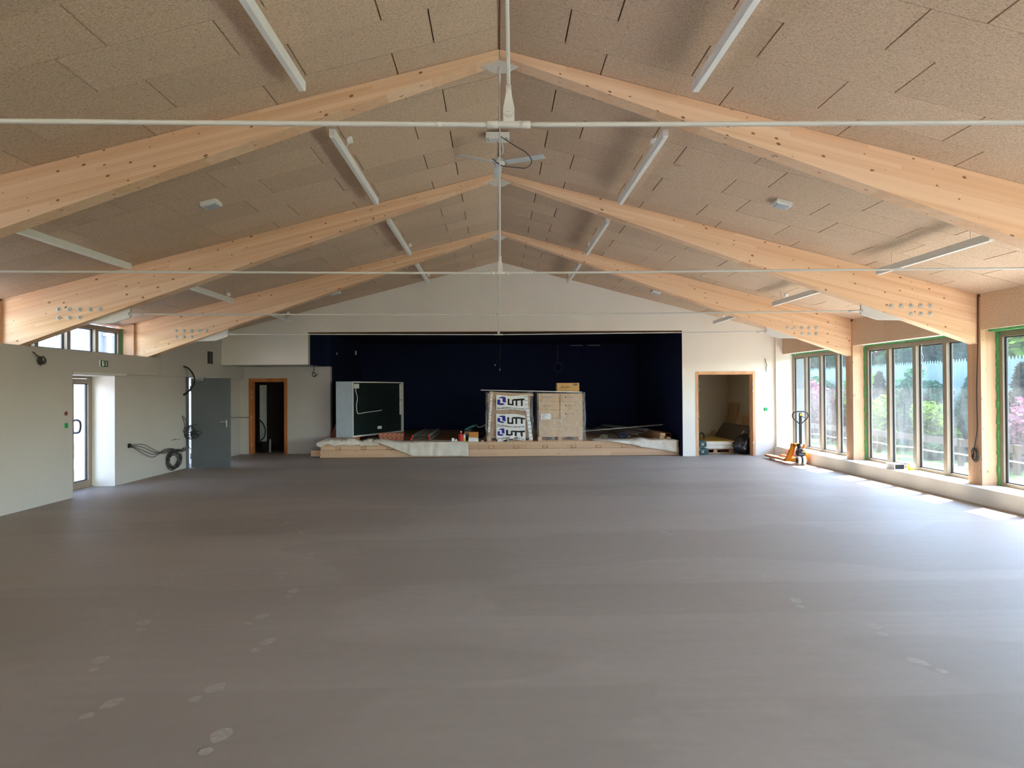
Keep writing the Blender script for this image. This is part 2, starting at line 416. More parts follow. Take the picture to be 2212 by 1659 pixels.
def make_ceiling():
    mb = MB()
    sides = (-1, 1)
    for k in range(-3, 4):
        y0 = YF(k)-.01; y1 = min(YF(k+1)-.012, YB)
        edges = [y0]
        if k == 0: edges += [3.45, 4.0, 4.555, 5.10, 5.645, 6.20]
        else:
            j = 1
            while y0+.571*j < y1-.2: edges.append(y0+.571*j); j += 1
        edges.append(y1)
        n = len(edges)-1
        for i in range(n):
            typ = 'b' if (i % 2 == 0) else 'a'
            if k == 0: typ = 'b' if (n-1-i) % 2 == 0 else 'a'
            d0 = .905 if typ == 'b' else .535
            cuts = [0.006]
            d = d0+.04
            while d < 7.42: cuts.append(d); d += 1.115
            cuts.append(7.42)
            for s in sides:
                off = .04 if s > 0 else -.0
                for a, b in zip(cuts, cuts[1:]):
                    a2 = a+.006 if a > .01 else a; b2 = b-.006
                    jz = random.uniform(-.0015, .0015)
                    xa, xb = X0+s*a2, X0+s*b2
                    za, zb = ceil_z(xa)+jz, ceil_z(xb)+jz
                    ya, yb = edges[i]+.0016, edges[i+1]-.0016
                    t = .024
                    vs = [mb.v(p) for p in ((xa, ya, za), (xb, ya, zb), (xb, yb, zb), (xa, yb, za), (xa, ya, za+t), (xb, ya, zb+t), (xb, yb, zb+t), (xa, yb, za+t))]
                    for f in ((0, 1, 2, 3), (0, 4, 5, 1), (1, 5, 6, 2), (2, 6, 7, 3), (3, 7, 4, 0)): mb.bm.faces.new([vs[q] for q in f])
    o = mb.build('ceiling', WOOL); struct(o)
    mb = MB()
    for s in (-1, 1):
        xe = 8.17 if s > 0 else -7.55
        poly = [(X0, ceil_z(X0)+.035), (xe, ceil_z(xe)+.035), (xe, ceil_z(xe)+.2), (X0, ceil_z(X0)+.3)]
        mb.prism(poly, 'Y', YFRONT-.6, YBACK+.6)
    r = mb.build('roof', ROOFM); struct(r)
make_ceiling()

# back wall with stage opening, recess soffit and double doorway
def make_back():
    mb = MB(); T = .2
    def pr(poly): mb.prism(poly, 'Y', YB, YB+T)
    e = .03
    pr([(-6.82, 2.345), (-4.68, 2.345), (-4.68, ceil_z(-4.68)+e), (-6.82, ceil_z(-6.82)+e)])
    pr([(-4.68, 3.145), (4.63, 3.145), (4.63, ceil_z(4.63)+e), (X0, ceil_z(X0)+e), (-4.68, ceil_z(-4.68)+e)])
    pr([(4.63, 0), (4.964, 0), (4.964, 2.108), (4.63, 2.108)])
    pr([(4.63, 2.108), (7.5, 2.108), (7.5, ceil_z(7.5)+e), (4.63, ceil_z(4.63)+e)])
    pr([(6.461, 0), (7.5, 0), (7.5, 2.108), (6.461, 2.108)])
    mb.box(6.965, 7.46, YB-.07, YB, ZS, ceil_z(7.46))
    struct(mb.build('wall_back', PLASTER))
    # recess on the left below the soffit
    mb = MB(); y = 19.25
    mb.box(-7.1, -6.683, y, y+.2, 0, 2.345); mb.box(-5.656, -4.5, y, y+.2, 0, 2.345); mb.box(-6.683, -5.656, y, y+.2, 2.03, 2.345)
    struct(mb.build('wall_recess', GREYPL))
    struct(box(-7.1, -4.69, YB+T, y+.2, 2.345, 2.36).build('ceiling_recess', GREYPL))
    struct(box(-4.685, 4.635, YB+.02, YB+.19, 3.125, 3.145).build('trim_1', ROOFM))
make_back()

def make_left():
    # near stretch with the ledge and the clerestory above it
    a = 11.585; b = 12.985
    mb = MB()
    mb.box(-7.4, -6.84, YFRONT, a, 0, 2.38)
    mb.box(-7.4, -6.84, a, 14.48, 2.02, 2.38)
    mb.box(-7.4, -6.91, b, 14.48, 0, 2.02)
    mb.box(-7.4, -6.84, a, b, 1.995, 2.02)
    # far stretch, full height, above and below
    zc = ceil_z(-7.3)+.2
    mb.prism([(-7.4, 2.02), (-6.80, 2.02), (-6.80, ceil_z(-6.80)+.02), (-7.4, ceil_z(-7.4)+.02)], 'Y', 14.48, YB)
    mb.box(-7.4, -6.80, YB, 19.45, 2.02, 2.4)
    mb.box(-7.4, -6.91, 14.48, 15.95, 0, 2.02); mb.box(-7.4, -6.91, 16.87, 19.45, 0, 2.02)
    mb.box(-7.4, -7.1, 19.45, YBACK, 0, 4)
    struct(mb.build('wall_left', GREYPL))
    struct(box(-6.95, -6.825, a-.005, 13.23, 1.985, 2.028).build('trim_2', WHITE))
make_left()
m = MB(); m.box(-7.32, -6.912, 12.979, 12.984, 0, 1.985); m.box(-7.32, -6.95, 11.59, 12.979, 1.98, 1.994); m.box(-7.32, -6.845, 11.587, 11.592, 0, 1.98)
struct(m.build('trim_7', PLASTER))

def make_right():
    mb = MB(); mb.box(XS, 7.46, YFRONT, YB, 0, ZS-.02); struct(mb.build('wall_right', PLASTER))
    mb = MB(); mb.box(XS-.012, 7.46, YFRONT, YB-.07, ZS-.02, ZS); struct(mb.build('trim_3', PLASTER))
    box(7.46, 7.6, YB, YBACK, 0, 4)
    mb = MB(); mb.box(7.46, 7.7, YB, YBACK, 0, 3.4); struct(mb.build('wall_right_far', plain('grey_block_wall', (84, 88, 84), .9)))
    # wood wool fascia over the windows, one run per bay
    mb = MB()
    for k in range(-3, 4):
        y0 = max(YF(k)+.28, YFRONT); y1 = (YF(k+1)-.06) if k < 3 else YB-.07
        n = 3; step = (y1-y0)/n
        for i in range(n):
            ya, yb = y0+i*step+.002, y0+(i+1)*step-.002
            mb.prism([(XP, 2.53), (XP+.03, 2.53), (XP+.03, ceil_z(XP+.03)+.02), (XP, ceil_z(XP))], 'Y', ya, yb)
    struct(mb.build('trim_4', WOOL))
    mb = MB()
    for k in range(-3, 4):
        y0 = max(YF(k)+.28, YFRONT); y1 = (YF(k+1)-.06) if k < 3 else YB-.07
        mb.prism([(XP+.03, 2.535), (7.46, 2.535), (7.46, ceil_z(7.46)+.03), (XP+.03, ceil_z(XP+.03)+.03)], 'Y', y0, y1)
    struct(mb.build('trim_5', PLASTER))
make_right()
# gable wall behind the camera, with glazing added for fill light
def make_front():
    a, b, h = 2.4, 6.6, 2.9
    m = MB(); y0, y1 = YFRONT-.2, YFRONT
    m.box(-7.4, a, y0, y1, 0, h); m.box(b, 7.46, y0, y1, 0, h)
    m.prism([(-7.4, h), (7.46, h), (7.46, ceil_z(7.46)+.03), (X0, ceil_z(X0)+.03), (-7.4, ceil_z(-7.4)+.03)], 'Y', y0, y1)
    struct(m.build('wall_front', PLASTER))
    w = empty_struct('window_30', (0, y0+.1, 0)); f = MB(); n = 4
    for i in range(n+1): x = a+(b-a)*i/n; f.box(x-.04, x+.04, y0+.06, y0+.14, 0, h)
    for z in (.04, h-.04): f.box(a, b, y0+.06, y0+.14, z-.04, z+.04)
    f.build('window_frame', TAUPE, w)
    for i in range(n): MB().box(a+(b-a)*i/n+.04, a+(b-a)*(i+1)/n-.04, y0+.096, y0+.104, .08, h-.08).build('pane', GLASSC, w)
make_front()

# stage box
mb = MB()
mb.box(-4.75, -4.5, 19.45, YBACK, 0, 2.345); mb.box(-4.75, -4.5, 19.27, 19.45, 2.345, 3.4); mb.box(-4.75, -4.5, 19.45, YBACK, 2.345, 3.4)
mb.box(-4.78, -4.68, YB+.2, 19.27, 2.345, 3.4); mb.box(-4.686, -4.68, YB+.03, YB+.2, 2.345, 3.13)
struct(mb.build('wall_stage_left', NAVY))
mb = MB(); mb.box(4.626, 4.75, YB+.2, YBACK, 0, 3.4); mb.box(4.624, 4.63, YB+.004, YB+.2, 0, 3.13); struct(mb.build('wall_stage_right', NAVY))
struct(box(-7.4, 7.7, YBACK-.1, YBACK+.1, 0, 4.9).build('wall_stage_back', NAVY))
struct(box(-4.78, 4.75, YB+.2, YBACK, 3.2, 3.3).build('ceiling_stage', NAVY))
# rooms behind the two wooden door frames
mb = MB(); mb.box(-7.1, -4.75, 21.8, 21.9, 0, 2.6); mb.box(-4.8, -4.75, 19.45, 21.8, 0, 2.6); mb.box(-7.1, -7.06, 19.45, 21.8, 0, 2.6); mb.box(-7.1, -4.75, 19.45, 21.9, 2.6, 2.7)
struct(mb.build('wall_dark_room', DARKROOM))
mb = MB(); mb.box(4.75, 7.46, 21.5, 21.6, 0, 2.7); mb.box(7.02, 7.46, YB+.2, 21.5, 0, 2.7); mb.box(4.75, 4.8, YB+.2, 21.5, 0, 2.7); mb.box(4.75, 7.46, YB+.2, 21.6, 2.7, 2.8)
struct(mb.build('wall_store_room', BEIGE))

# windows ------------------------------------------------------------
def window(n, y0, y1, x, s, z0, z1, foam_lo, foam_hi, glass, panes=4):
    """s=+1: room lies on the -X side (right wall); frame depth .08 outwards"""
    w = empty_struct('window_%d' % n, (x, (y0+y1)/2, z0))
    xa, xb = (x, x+.08) if s > 0 else (x-.08, x)
    fr = MB(); fw = .075
    fr.box(xa, xb, y0, y0+fw, z0, z1); fr.box(xa, xb, y1-fw, y1, z0, z1)
    fr.box(xa, xb, y0+fw, y1-fw, z0, z0+.05); fr.box(xa, xb, y0+fw, y1-fw, z1-.085, z1)
    step = (y1-y0)/panes; ms = [y0+step*i for i in range(1, panes)]
    for m in ms: fr.box(xa-.03*s if s > 0 else xa, xb if s > 0 else xb+.03, m-.05, m+.05, z0+.05, z1-.085)
    fr.build('window_frame', TAUPE, w)
    ed = [y0+fw]+sum([[m-.05, m+.05] for m in ms], [])+[y1-fw]
    g = MB(); xg = x+.045*s
    for i in range(0, len(ed), 2):
        a, b = ed[i], ed[i+1]
        for (p, q, r, t) in ((a, a+.025, z0+.05, z1-.085), (b-.025, b, z0+.05, z1-.085), (a, b, z0+.05, z0+.065), (a, b, z1-.1, z1-.085)):
            g.box(min(xg-.012*s, xg+.012*s), max(xg-.012*s, xg+.012*s), p, q, r, t)
    g.build('gasket', GASK, w)
    for i in range(0, len(ed), 2):
        a, b = ed[i], ed[i+1]
        MB().box(xg-.004, xg+.004, a+.005, b-.005, z0+.055, z1-.09).build('pane', glass, w)
    f = MB()
    def strip(ya, yb, za, zb, xa, xb, vert):
        m = 40
        for i in range(m):
            t0, t1 = i/m, (i+1)/m
            j = random.uniform(-.008, .008)
            if vert: f.box(xa+j, xb, ya+j*.4, yb, za+(zb-za)*t0, za+(zb-za)*t1)
            else: f.box(xa+j, xb, ya+(yb-ya)*t0, ya+(yb-ya)*t1, za+j*.4, zb)
    X1, X2 = (x-.028, x) if s > 0 else (x, x+.03)
    if foam_lo: strip(y0-.03, y0+.004, z0, z1, X1, X2, True)
    if foam_hi: strip(y1-.004, y1+.03, z0, z1, X1, X2, True)
    if s > 0: strip(y0, y1, z1, z1+.03, X1-(.12 if n == 3 else 0), X2, False)
    f.build('foam_joint', GREEN, w)
    return w
wid = 1
for k in (3, 2, 1, 0, -1, -2):
    y0 = YF(k)+.29; y1 = YF(k+1)-.09 if k < 3 else YB-.075
    window(wid, y0, y1, XW, 1, ZS, 2.505, k != 1, k < 3, GLASSD); wid += 1
for k in (2, 1, 0, -1):
    y0 = YF(k)+.25; y1 = YF(k+1)-.09
    window(wid, y0, y1, -XW, -1, 2.38, 2.93, True, True, GLASSC); wid += 1

# wall posts (glulam) and trusses -------------------------------------
ORD = {0: 'nearest', 1: 'second nearest', 2: 'middle', 3: 'farthest'}
posn = {1: 'nearest', 2: 'second', 3: 'third', 0: 'hidden', -1: 'x', -2: 'x'}
for k in (-2, -1, 0, 1, 2, 3):
    y = YF(k)
    for s in (1, -1):
        t = MB(); a, b = (XP, XW+.08) if s > 0 else (-XW-.08, -XP)
        z0 = ZS if s > 0 else 2.38
        t.box(a, b, y-.06, y+.2, z0, ceil_z(7.3)); 
        t.box(a+(.03 if s > 0 else 0), b-(0 if s > 0 else .03), y+.2, y+.29, z0, ceil_z(7.3))
        o = t.build('timber_post', PINEZ)
        if s > 0: lb = {1: 'pale spruce wall post at the right edge, beside the nearest window', 2: 'pale spruce wall post with a dark cable and coil hanging on it', 3: 'pale spruce wall post just in front of the pallet truck window'}.get(k, 'pale spruce wall post on the window side, out of view')
        else: lb = {2: 'spruce post on the left ledge beside the nearer bolted beam', 3: 'spruce post on the left ledge at the far end of the high window'}.get(k, 'spruce post on the left ledge, out of view')
        tag(o, lb, 'post', ('posts out of view on the window side' if s > 0 else 'posts out of view on the ledge') if 'out of view' in lb else None, kind='thing')

def make_bolt(mb_list, x, y, z):
    pass
def beam(k, s, bolts):
    y = YF(k); side = 'right' if s > 0 else 'left'
    lab = {1: 'nearest %s half of the sloping glulam roof beams, meeting at the first apex plate' % side,
           2: '%s glulam roof beam of the middle truss, with eight bolt heads' % side,
           3: '%s glulam roof beam of the farthest truss, nearest the stage' % side,
           0: '%s glulam roof beam just above the camera, out of view' % side}[k]
    o = thing('glulam_beam', lab, 'beam', (X0+s*3.5, y+.1, beam_z(3.5)), 'glulam roof beams'); o['kind'] = 'thing'
    xe = s*XP
    mb = MB().prism([(X0+s*.002, beam_z(X0)), (xe, beam_z(xe)), (xe, ceil_z(xe)-.002), (X0+s*.002, ceil_z(X0)-.002)], 'Y', y, y+.2)
    mb.build('beam_body', RAFT, o)
    if bolts:
        xs = [-6.33, -6.18, -6.03, -5.88, -5.735] if s < 0 else [6.42, 6.275, 6.13, 5.985, 5.84]
        for r, (z, n) in enumerate(((2.897, 5), (2.777, 3))):
            for i in range(n):
                mb = MB(); c = (xs[i], y, z)
                mb.lathe([(.036, 0), (.036, -.006), (.032, -.008)], c, 20, 'Y')
                mb.lathe([(.019, -.006), (.019, -.022), (.015, -.024)], c, 6, 'Y')
                mb.lathe([(.009, -.02), (.009, -.034)], c, 10, 'Y')
                mb.build('bolt', plain('zinc_bolt', (206, 204, 198), .4, .1), o)
    return o
for k in (0, 1, 2, 3):
    for s in (-1, 1): beam(k, s, k >= 2)

ZR = 2.80
TX = {0: .055, 1: .035, 2: .035, 3: .035}
def tie(k):
    y = YF(k)+.1; r = .0105
    lab = {0: 'nearest white tie rod with tee joint, crossing the whole picture', 1: 'second white tie rod from the camera, hung at the middle truss height',
           2: 'third white tie rod, ending at plates under the middle beams', 3: 'farthest white tie rod, crossing just below the top of the stage opening'}[k]
    o = thing('tie_rod', lab, 'tie rod', (TX[k], y, ZR-.04), 'white steel tie rods'); o['kind'] = 'thing'
    tx = TX[k]
    for s in (-1, 1):
        xe = X0+s*5.36
        pts = [(tx+s*.08, y, ZR), (tx+s*1.2, y, ZR+.006), (tx+s*3, y, ZR+.019), (xe, y, ZR+.032)]
        bar = MB().tube(pts, r, 12, 8).build('tie_bar', WHITE, o)
        MB().cyl((tx+s*.28, y, ZR+.0013), (tx+s*.30, y, ZR+.0014), r+.0008).build('coupler', WHITE, bar)
        # fork end and gusset plate hanging below the beam
        MB().cyl((xe-s*.16, y, ZR+.030), (xe, y, ZR+.032), .016, .018).cyl((xe, y, ZR+.032), (xe+s*.05, y, ZR+.034), .018, .026).build('fork_end', WHITE, o)
        pl = MB()
        x1, x2, x3 = X0+s*5.39, X0+s*5.64, X0+s*5.93
        pl.prism([(x1, beam_z(x1)+.02), (x1, 2.785), (x2, 2.70), (x3, 2.695), (x3+s*.2, beam_z(x3+s*.2)+.02)], 'Y', y-.016, y+.016)
        pl.cyl((x1+s*.03, y-.035, 2.83), (x1+s*.03, y+.035, 2.83), .018).build('gusset_plate', WHITE, o)
    tee = MB()
    tee.cyl((tx-.09, y, ZR), (tx+.09, y, ZR), .0142)
    for s in (-1, 1):
        tee.cyl((tx+s*.045, y, ZR), (tx+s*.089, y, ZR), .0152)
        tee.cyl((tx+s*.046, y-.004, ZR+.012), (tx+s*.046, y-.004, ZR+.0175), .0025, n=8)
    tee.bbox(tx-.0235, tx+.0235, y-.009, y+.009, ZR+.004, ZR+.055, .003)
    tee.build('tee_joint', WHITE, o)
    fk = MB(); zp = ZR+.05
    for yy in (y-.019, y+.0095):
        ring = [(tx+.0235*math.cos(a), zp+.0235*math.sin(a)) for a in [PI+i*PI/10 for i in range(11)]]
        fk.prism(ring+[(tx+.0235, zp+.012), (tx+.011, zp+.075), (tx-.011, zp+.075), (tx-.0235, zp+.012)], 'Y', yy, yy+.0095)
    fk.cyl((tx, y-.027, zp), (tx, y+.027, zp), .0195, n=28).cyl((tx, y-.033, zp), (tx, y+.033, zp), .008)
    fk.cyl((tx, y, zp+.07), (tx, y, zp+.115), .0125, .0105)
    fk.build('hanger_fork', WHITE, o)
    zt = beam_z(X0)-.12
    MB().cyl((tx, y, zp+.11), (X0, y, zt-.05), .0082, n=12).build('hanger_rod', WHITE, o)
    f2 = MB(); f2.cyl((X0, y, zt-.1), (X0, y, zt-.02), .009, .013)
    for yy in (y-.016, y+.008): f2.bbox(X0-.013, X0+.013, yy, yy+.008, zt-.03, zt+.05, .002)
    f2.cyl((X0, y-.024, zt+.03), (X0, y+.024, zt+.03), .011).build('hanger_fork', WHITE, o)
    MB().prism([(X0-.19, beam_z(X0+.19)+.01), (X0-.06, zt-.005), (X0+.06, zt-.005), (X0+.19, beam_z(X0+.19)+.01), (X0, beam_z(X0)+.04)], 'Y', y-.007, y+.007).build('apex_plate', WHITE, o)
for k in range(4): tie(k)

# doors ---------------------------------------------------------------
def door_glass():
    d = empty_struct('door_1', (-7.36, 12.28, 0)); x0, x1 = -7.39, -7.32; ya, yb = 11.6, 12.98
    fr = MB(); fr.box(x0, x1, ya, ya+.05, 0, 2.0); fr.box(x0, x1, yb-.05, yb, 0, 2.0); fr.box(x0, x1, ya+.05, yb-.05, 1.94, 2.0); fr.box(x0-.02, x1+.02, ya, yb, 0, .018)
    fr.build('door_frame', TAUPE, d)
    for (p, q) in ((ya+.055, 12.335), (12.345, yb-.055)):
        lf = MB(); w = .075
        lf.box(x0+.005, x1+.01, p, p+w, .02, 1.935); lf.box(x0+.005, x1+.01, q-w, q, .02, 1.935)
        lf.box(x0+.005, x1+.01, p+w, q-w, .02, .13); lf.box(x0+.005, x1+.01, p+w, q-w, 1.85, 1.935)
        leaf = lf.build('door_leaf', TAUPE, d)
        g = MB()
        for (a, b, c, e) in ((p+w, p+w+.014, .13, 1.85), (q-w-.014, q-w, .13, 1.85), (p+w, q-w, .13, .144), (p+w, q-w, 1.836, 1.85)): g.box(-7.365, -7.335, a, b, c, e)
        g.build('gasket', GASK, leaf)
        MB().box(-7.354, -7.346, p+w, q-w, .13, 1.85).build('pane', GLASSC, leaf)
    h = MB(); y = 12.30
    h.bbox(-7.315, -7.27, y-.03, y+.03, .86, 1.22, .01)
    h.tube([(-7.28, y, 1.2), (-7.2, y, 1.22), (-7.14, y, 1.19), (-7.13, y, 1.1), (-7.15, y, 1.02), (-7.2, y, 1.0), (-7.28, y, 1.0)], .018, 10)
    h.build('handle', BLACK, d)
door_glass()
def door_metal():
    d = empty_struct('door_2', (-6.9, 15.95, 0))
    fr = MB(); fr.box(-7.05, -6.86, 15.9, 15.95, 0, 2.06); fr.box(-7.05, -6.86, 16.87, 16.92, 0, 2.06); fr.box(-7.05, -6.86, 15.95, 16.87, 2.01, 2.06)
    fr.build('door_frame', GREYDOOR, d)
    lf = MB().bbox(-6.805, -5.945, 15.93, 15.98, .008, 1.99, .003).build('door_leaf', GREYDOOR, d)
    h = MB(); h.bbox(-6.045, -6.012, 15.917, 15.93, .9, 1.06, .005); h.tube([(-6.028, 15.93, 1.02), (-6.028, 15.885, 1.02), (-6.05, 15.878, 1.02), (-6.15, 15.878, 1.018)], .01, 10)
    h.build('handle', CHROME, lf)
    c = MB().bbox(-6.75, -6.53, 15.87, 15.93, 1.935, 1.99, .006).build('door_closer', STEEL, lf)
    MB().bbox(-6.7, -6.5, 15.89, 15.9, 2.0, 2.012, .002).bbox(-6.71, -6.69, 15.88, 15.9, 1.985, 2.015, .002).build('closer_arm', STEEL, c)
    MB().cyl((-6.82, 15.94, .2), (-6.82, 15.94, .32), .012).cyl((-6.82, 15.94, 1.7), (-6.82, 15.94, 1.82), .012).build('hinge', STEEL, lf)
door_metal()
def frame_door(n, xa, xb, y, zt, mat, w, hinges, dep=.2):
    d = empty_struct('door_%d' % n, ((xa+xb)/2, y, 0))
    f = MB(); a, b = y-.012, y+dep
    for (p, q) in ((xa, xa+w), (xb-w, xb)): f.bbox(p, q, a, b, 0, zt, .003)
    f.bbox(xa+w, xb-w, a, b, zt-w, zt, .003)
    # inner rebate
    f.box(xa+w, xa+w+.012, y+.06, b, 0, zt-w); f.box(xb-w-.012, xb-w, y+.06, b, 0, zt-w); f.box(xa+w, xb-w, y+.06, b, zt-w-.012, zt-w)
    f.build('door_frame', mat, d)
    for (x, z) in hinges: MB().cyl((x, y-.018, z-.05), (x, y-.018, z+.05), .011).build('hinge', CHROME, d)
frame_door(3, -6.683, -5.656, 19.25, 2.035, FRAMEW, .085, [(-6.6, 1.66), (-6.6, 1.52), (-6.6, .98), (-6.6, .25)])
frame_door(4, 4.964, 6.461, YB, 2.112, FRAMEL, .066, [(5.03, 1.83), (5.03, 1.66), (5.03, .98), (5.03, .16), (6.395, 1.8), (6.395, 1.62), (6.395, .3)])
# ------------------------------------------------------------------ ceiling fittings
def lamp(x, y0, y1, zb, label, group):
    o = thing('linear_ceiling_light', label, 'ceiling light', (x, (y0+y1)/2, zb), group)
    MB().bbox(x-.03, x+.03, y0, y1, zb+.012, zb+.085, .004).build('lamp_housing', LAMPW, o)
    MB().bbox(x-.026, x+.026, y0+.01, y1-.01, zb, zb+.014, .004).build('diffuser', DIFF, o)
    for yy in (y0+.35, y1-.35):
        MB().cyl((x, yy, zb+.08), (x, yy, ceil_z(x)), .0025, n=6).build('suspension_wire', STEEL, o)
    return o
inner_names = ['cut off by the picture top', 'second in its row', 'third in its row', 'last in its row']
for s, side in ((-1, 'left'), (1, 'right')):
    for k in range(4):
        y0 = 3.45+k*BAY; y1 = y0+2.68
        if k == 3: y0, y1 = 14.7, 17.25
        lamp(X0+s*1.7, y0, y1, 4.27, 'white linear light %s of the ridge, %s' % (side, inner_names[k]), 'linear lights near the ridge')
    for k in (1, 2, 3):
        y0 = 3.55+k*BAY; y1 = y0+2.5
        if s > 0: y0 += .23; y1 += .03
        nm = ['nearest of three', 'middle of three', 'farthest of three'][k-1]
        lamp(X0+s*(5.06 if s < 0 else 5.31), y0, y1, 3.37 if s < 0 else 3.27, 'white linear light low on the %s slope, %s' % (side, nm), 'linear lights low on the slopes')
SL = math.atan(.256)
def on_slope(x, y, drop=0):
    s = 1 if x > X0 else -1
    return Matrix.Translation((x, y, ceil_z(x)-drop)) @ Matrix.Rotation(s*SL, 4, 'Y')
for (x, y, lb) in ((-3.453, 8.65, 'square white emergency light on the left roof slope, in the nearer bay'), (3.533, 8.68, 'square white emergency light on the right roof slope, in the nearer bay'),
                   (-3.66, 16.2, 'small square emergency light far down the left slope, behind the far beam'), (3.7, 16.38, 'small square emergency light far down the right slope, behind the far beam')):
    o = thing('emergency_light', lb, 'ceiling light', (x, y, ceil_z(x)-.06), 'emergency lights on the slopes')
    m = MB(); m.M = on_slope(x, y); m.bbox(-.1, .1, -.1, .1, -.05, .002, .008); m.build('casing', LAMPW, o)
    m = MB(); m.M = on_slope(x, y); m.bbox(-.075, .075, -.075, .075, -.062, -.048, .005); m.build('lens', plain('grey_lens', (176, 186, 190), .3), o)
JL = [(-1.6, 7.77, 'left of the ridge, beside the second lamp'), (1.74, 7.76, 'right of the ridge, beside the second lamp'), (-1.63, 13.4, 'left of the ridge, by the far end of the third lamp'), (1.757, 13.3, 'right of the ridge, by the far end of the third lamp'),
      (-1.625, 16.9, 'left of the ridge, by the last lamp'), (1.76, 16.9, 'right of the ridge, by the last lamp'), (-5.1, 13.6, 'low on the left slope, over the middle outer lamp'), (5.5, 13.34, 'low on the right slope, over the middle outer lamp'),
      (-4.99, 17.07, 'low on the left slope, at the stage wall'), (5.54, 17.2, 'low on the right slope, at the stage wall')]
for (x, y, w) in JL:
    o = thing('ceiling_outlet', 'small white cable outlet '+w, 'outlet', (x, y, ceil_z(x)-.08), 'white cable outlets on the ceiling')
    m = MB(); m.M = on_slope(x, y); m.cyl((0, 0, .002), (0, 0, -.02), .035, .03); m.bbox(-.03, .03, -.025, .025, -.06, -.015, .006); m.build('connector', LAMPW, o)
    m = MB(); m.tube([(x, y, ceil_z(x)-.05), (x-.03, y-.02, ceil_z(x)-.13), (x+.02, y-.01, ceil_z(x)-.19)], .004, 6); m.build('lead', LAMPW, o)

# ceiling fan
def fan():
    c = Vector((X0, 8.7, 4.47))
    o = thing('ceiling_fan', 'pale grey three-bladed ceiling fan hanging from the ridge', 'fan', c)
    MB().bbox(X0-.16, X0+.13, 8.62, 8.78, 4.755, 4.835, .004).build('mounting_box', LAMPW, o)
    h = MB()
    for x in (X0-.13, X0+.09): h.tube([(x, 8.6, 4.76), (x, 8.6, 4.73), (x+.02, 8.6, 4.72)], .006, 6)
    h.build('hook', STEEL, o)
    ch = MB()
    for i in range(9): 
        z = 4.755-i*.024
        ch.tube([(X0-.012 if i % 2 else X0-.02, 8.7+(.008 if i % 2 else 0), z), (X0-.02, 8.7+(-.008 if i % 2 else 0), z-.015), (X0-.028 if i % 2 == 0 else X0-.02, 8.7, z-.03), (X0-.014, 8.7, z-.015)], .0035, 6, 4, True)
    ch.cyl((X0-.018, 8.7, 4.56), (X0-.01, 8.7, 4.5), .008)
    ch.build('hanging_chain', STEEL, o)
    MB().tube([(X0+.03, 8.68, 4.755), (X0+.05, 8.66, 4.64), (X0+.045, 8.66, 4.6), (X0+.03, 8.68, 4.58)], .008, 8).build('hook_clip', LAMPW, o)
    MB().lathe([(.02, .08), (.05, .07), (.07, .045), (.072, .0), (.068, -.012), (.056, -.02), (.03, -.028), (.006, -.03)], c, 28).build('motor_housing', FANGREY, o)
    MB().lathe([(.074, .012), (.078, .006), (.074, 0)], c, 28).build('trim_ring', LAMPW, o)
    for i in range(3):
        a = math.radians(93+120*i)
        m = MB(); m.M = Matrix.Translation(c) @ Matrix.Rotation(a, 4, 'Z') @ Matrix.Rotation(math.radians(-12), 4, 'X')
        m.bbox(.1, .6, -.05, .05, .0, .006, .002)
        bl = m.build('blade', FANGREY, o)
        m = MB(); m.M = Matrix.Translation(c) @ Matrix.Rotation(a, 4, 'Z')
        m.bbox(.055, .14, -.018, .018, .003, .012, .002); m.build('blade_bracket', FANGREY, bl)
    MB().tube([(X0+.02, 8.6, 4.77), (X0+.1, 8.5, 4.68), (X0+.2, 8.4, 4.58), (X0+.32, 8.3, 4.47), (X0+.38, 8.3, 4.37), (X0+.32, 8.35, 4.31), (X0+.2, 8.4, 4.33), (X0+.04, 8.5, 4.38), (X0-.03, 8.55, 4.44), (X0-.08, 8.6, 4.5)], .006, 8).build('power_lead', plain('dark_lead', (92, 84, 90), .5), o)
fan()
# cable pinned down the ridge
tag(box(X0-.004, X0+.004, 3.0, 6.6, 4.865, 4.872).build('ridge_gap_cover', ROOFM), kind='structure'); bpy.data.objects['ridge_gap_cover'].name = 'trim_6'

# ------------------------------------------------------------------ things on the walls
def exit_sign():
    y, z, x = 12.45, 2.19, -6.84
    o = thing('exit_sign', 'green and white running-man emergency exit sign above the glass door', 'sign', (x, y, z-.06))
    MB().bbox(x, x+.03, y-.115, y+.125, z-.062, z+.062, .004).build('sign_housing', LAMPW, o)
    MB().box(x+.03, x+.0335, y-.108, y+.118, z-.056, z+.056).build('green_face', GREENSIGN, o)
    m = MB(); xx = x+.036
    def q(pts): m.prism([(y+a, z+b) for a, b in pts], 'X', xx-.001, xx)
    q([(-.075, -.045), (-.035, -.045), (-.035, .045), (-.075, .045)])          # doorway
    q([(-.02, .02), (-.006, .02), (.0, .035), (-.012, .044), (-.024, .036)])    # head
    q([(-.03, -.005), (-.012, .018), (.0, .012), (-.01, -.012)]); q([(-.03, -.01), (-.015, -.01), (-.025, -.045), (-.04, -.045)]); q([(-.012, -.01), (.004, -.024), (.0, -.04), (-.014, -.02)])
    q([(.05, -.012), (.05, .045), (.068, .045), (.068, -.012), (.085, -.012), (.059, -.046), (.033, -.012)])   # arrow
    m.build('pictogram', PAPER, o)
exit_sign()
def cable_thing(name, label, paths, r, mat=CABLEM, extra=None):
    allp = [p for q in paths for p in q]
    c = Vector((sum(p[0] for p in allp)/len(allp), sum(p[1] for p in allp)/len(allp), min(p[2] for p in allp)))
    o = thing(name, label, 'cable', c)
    for p in paths: MB().tube(p, r, 8, 5).build('cable_strand', mat, o)
    if extra: extra(o)
    return o
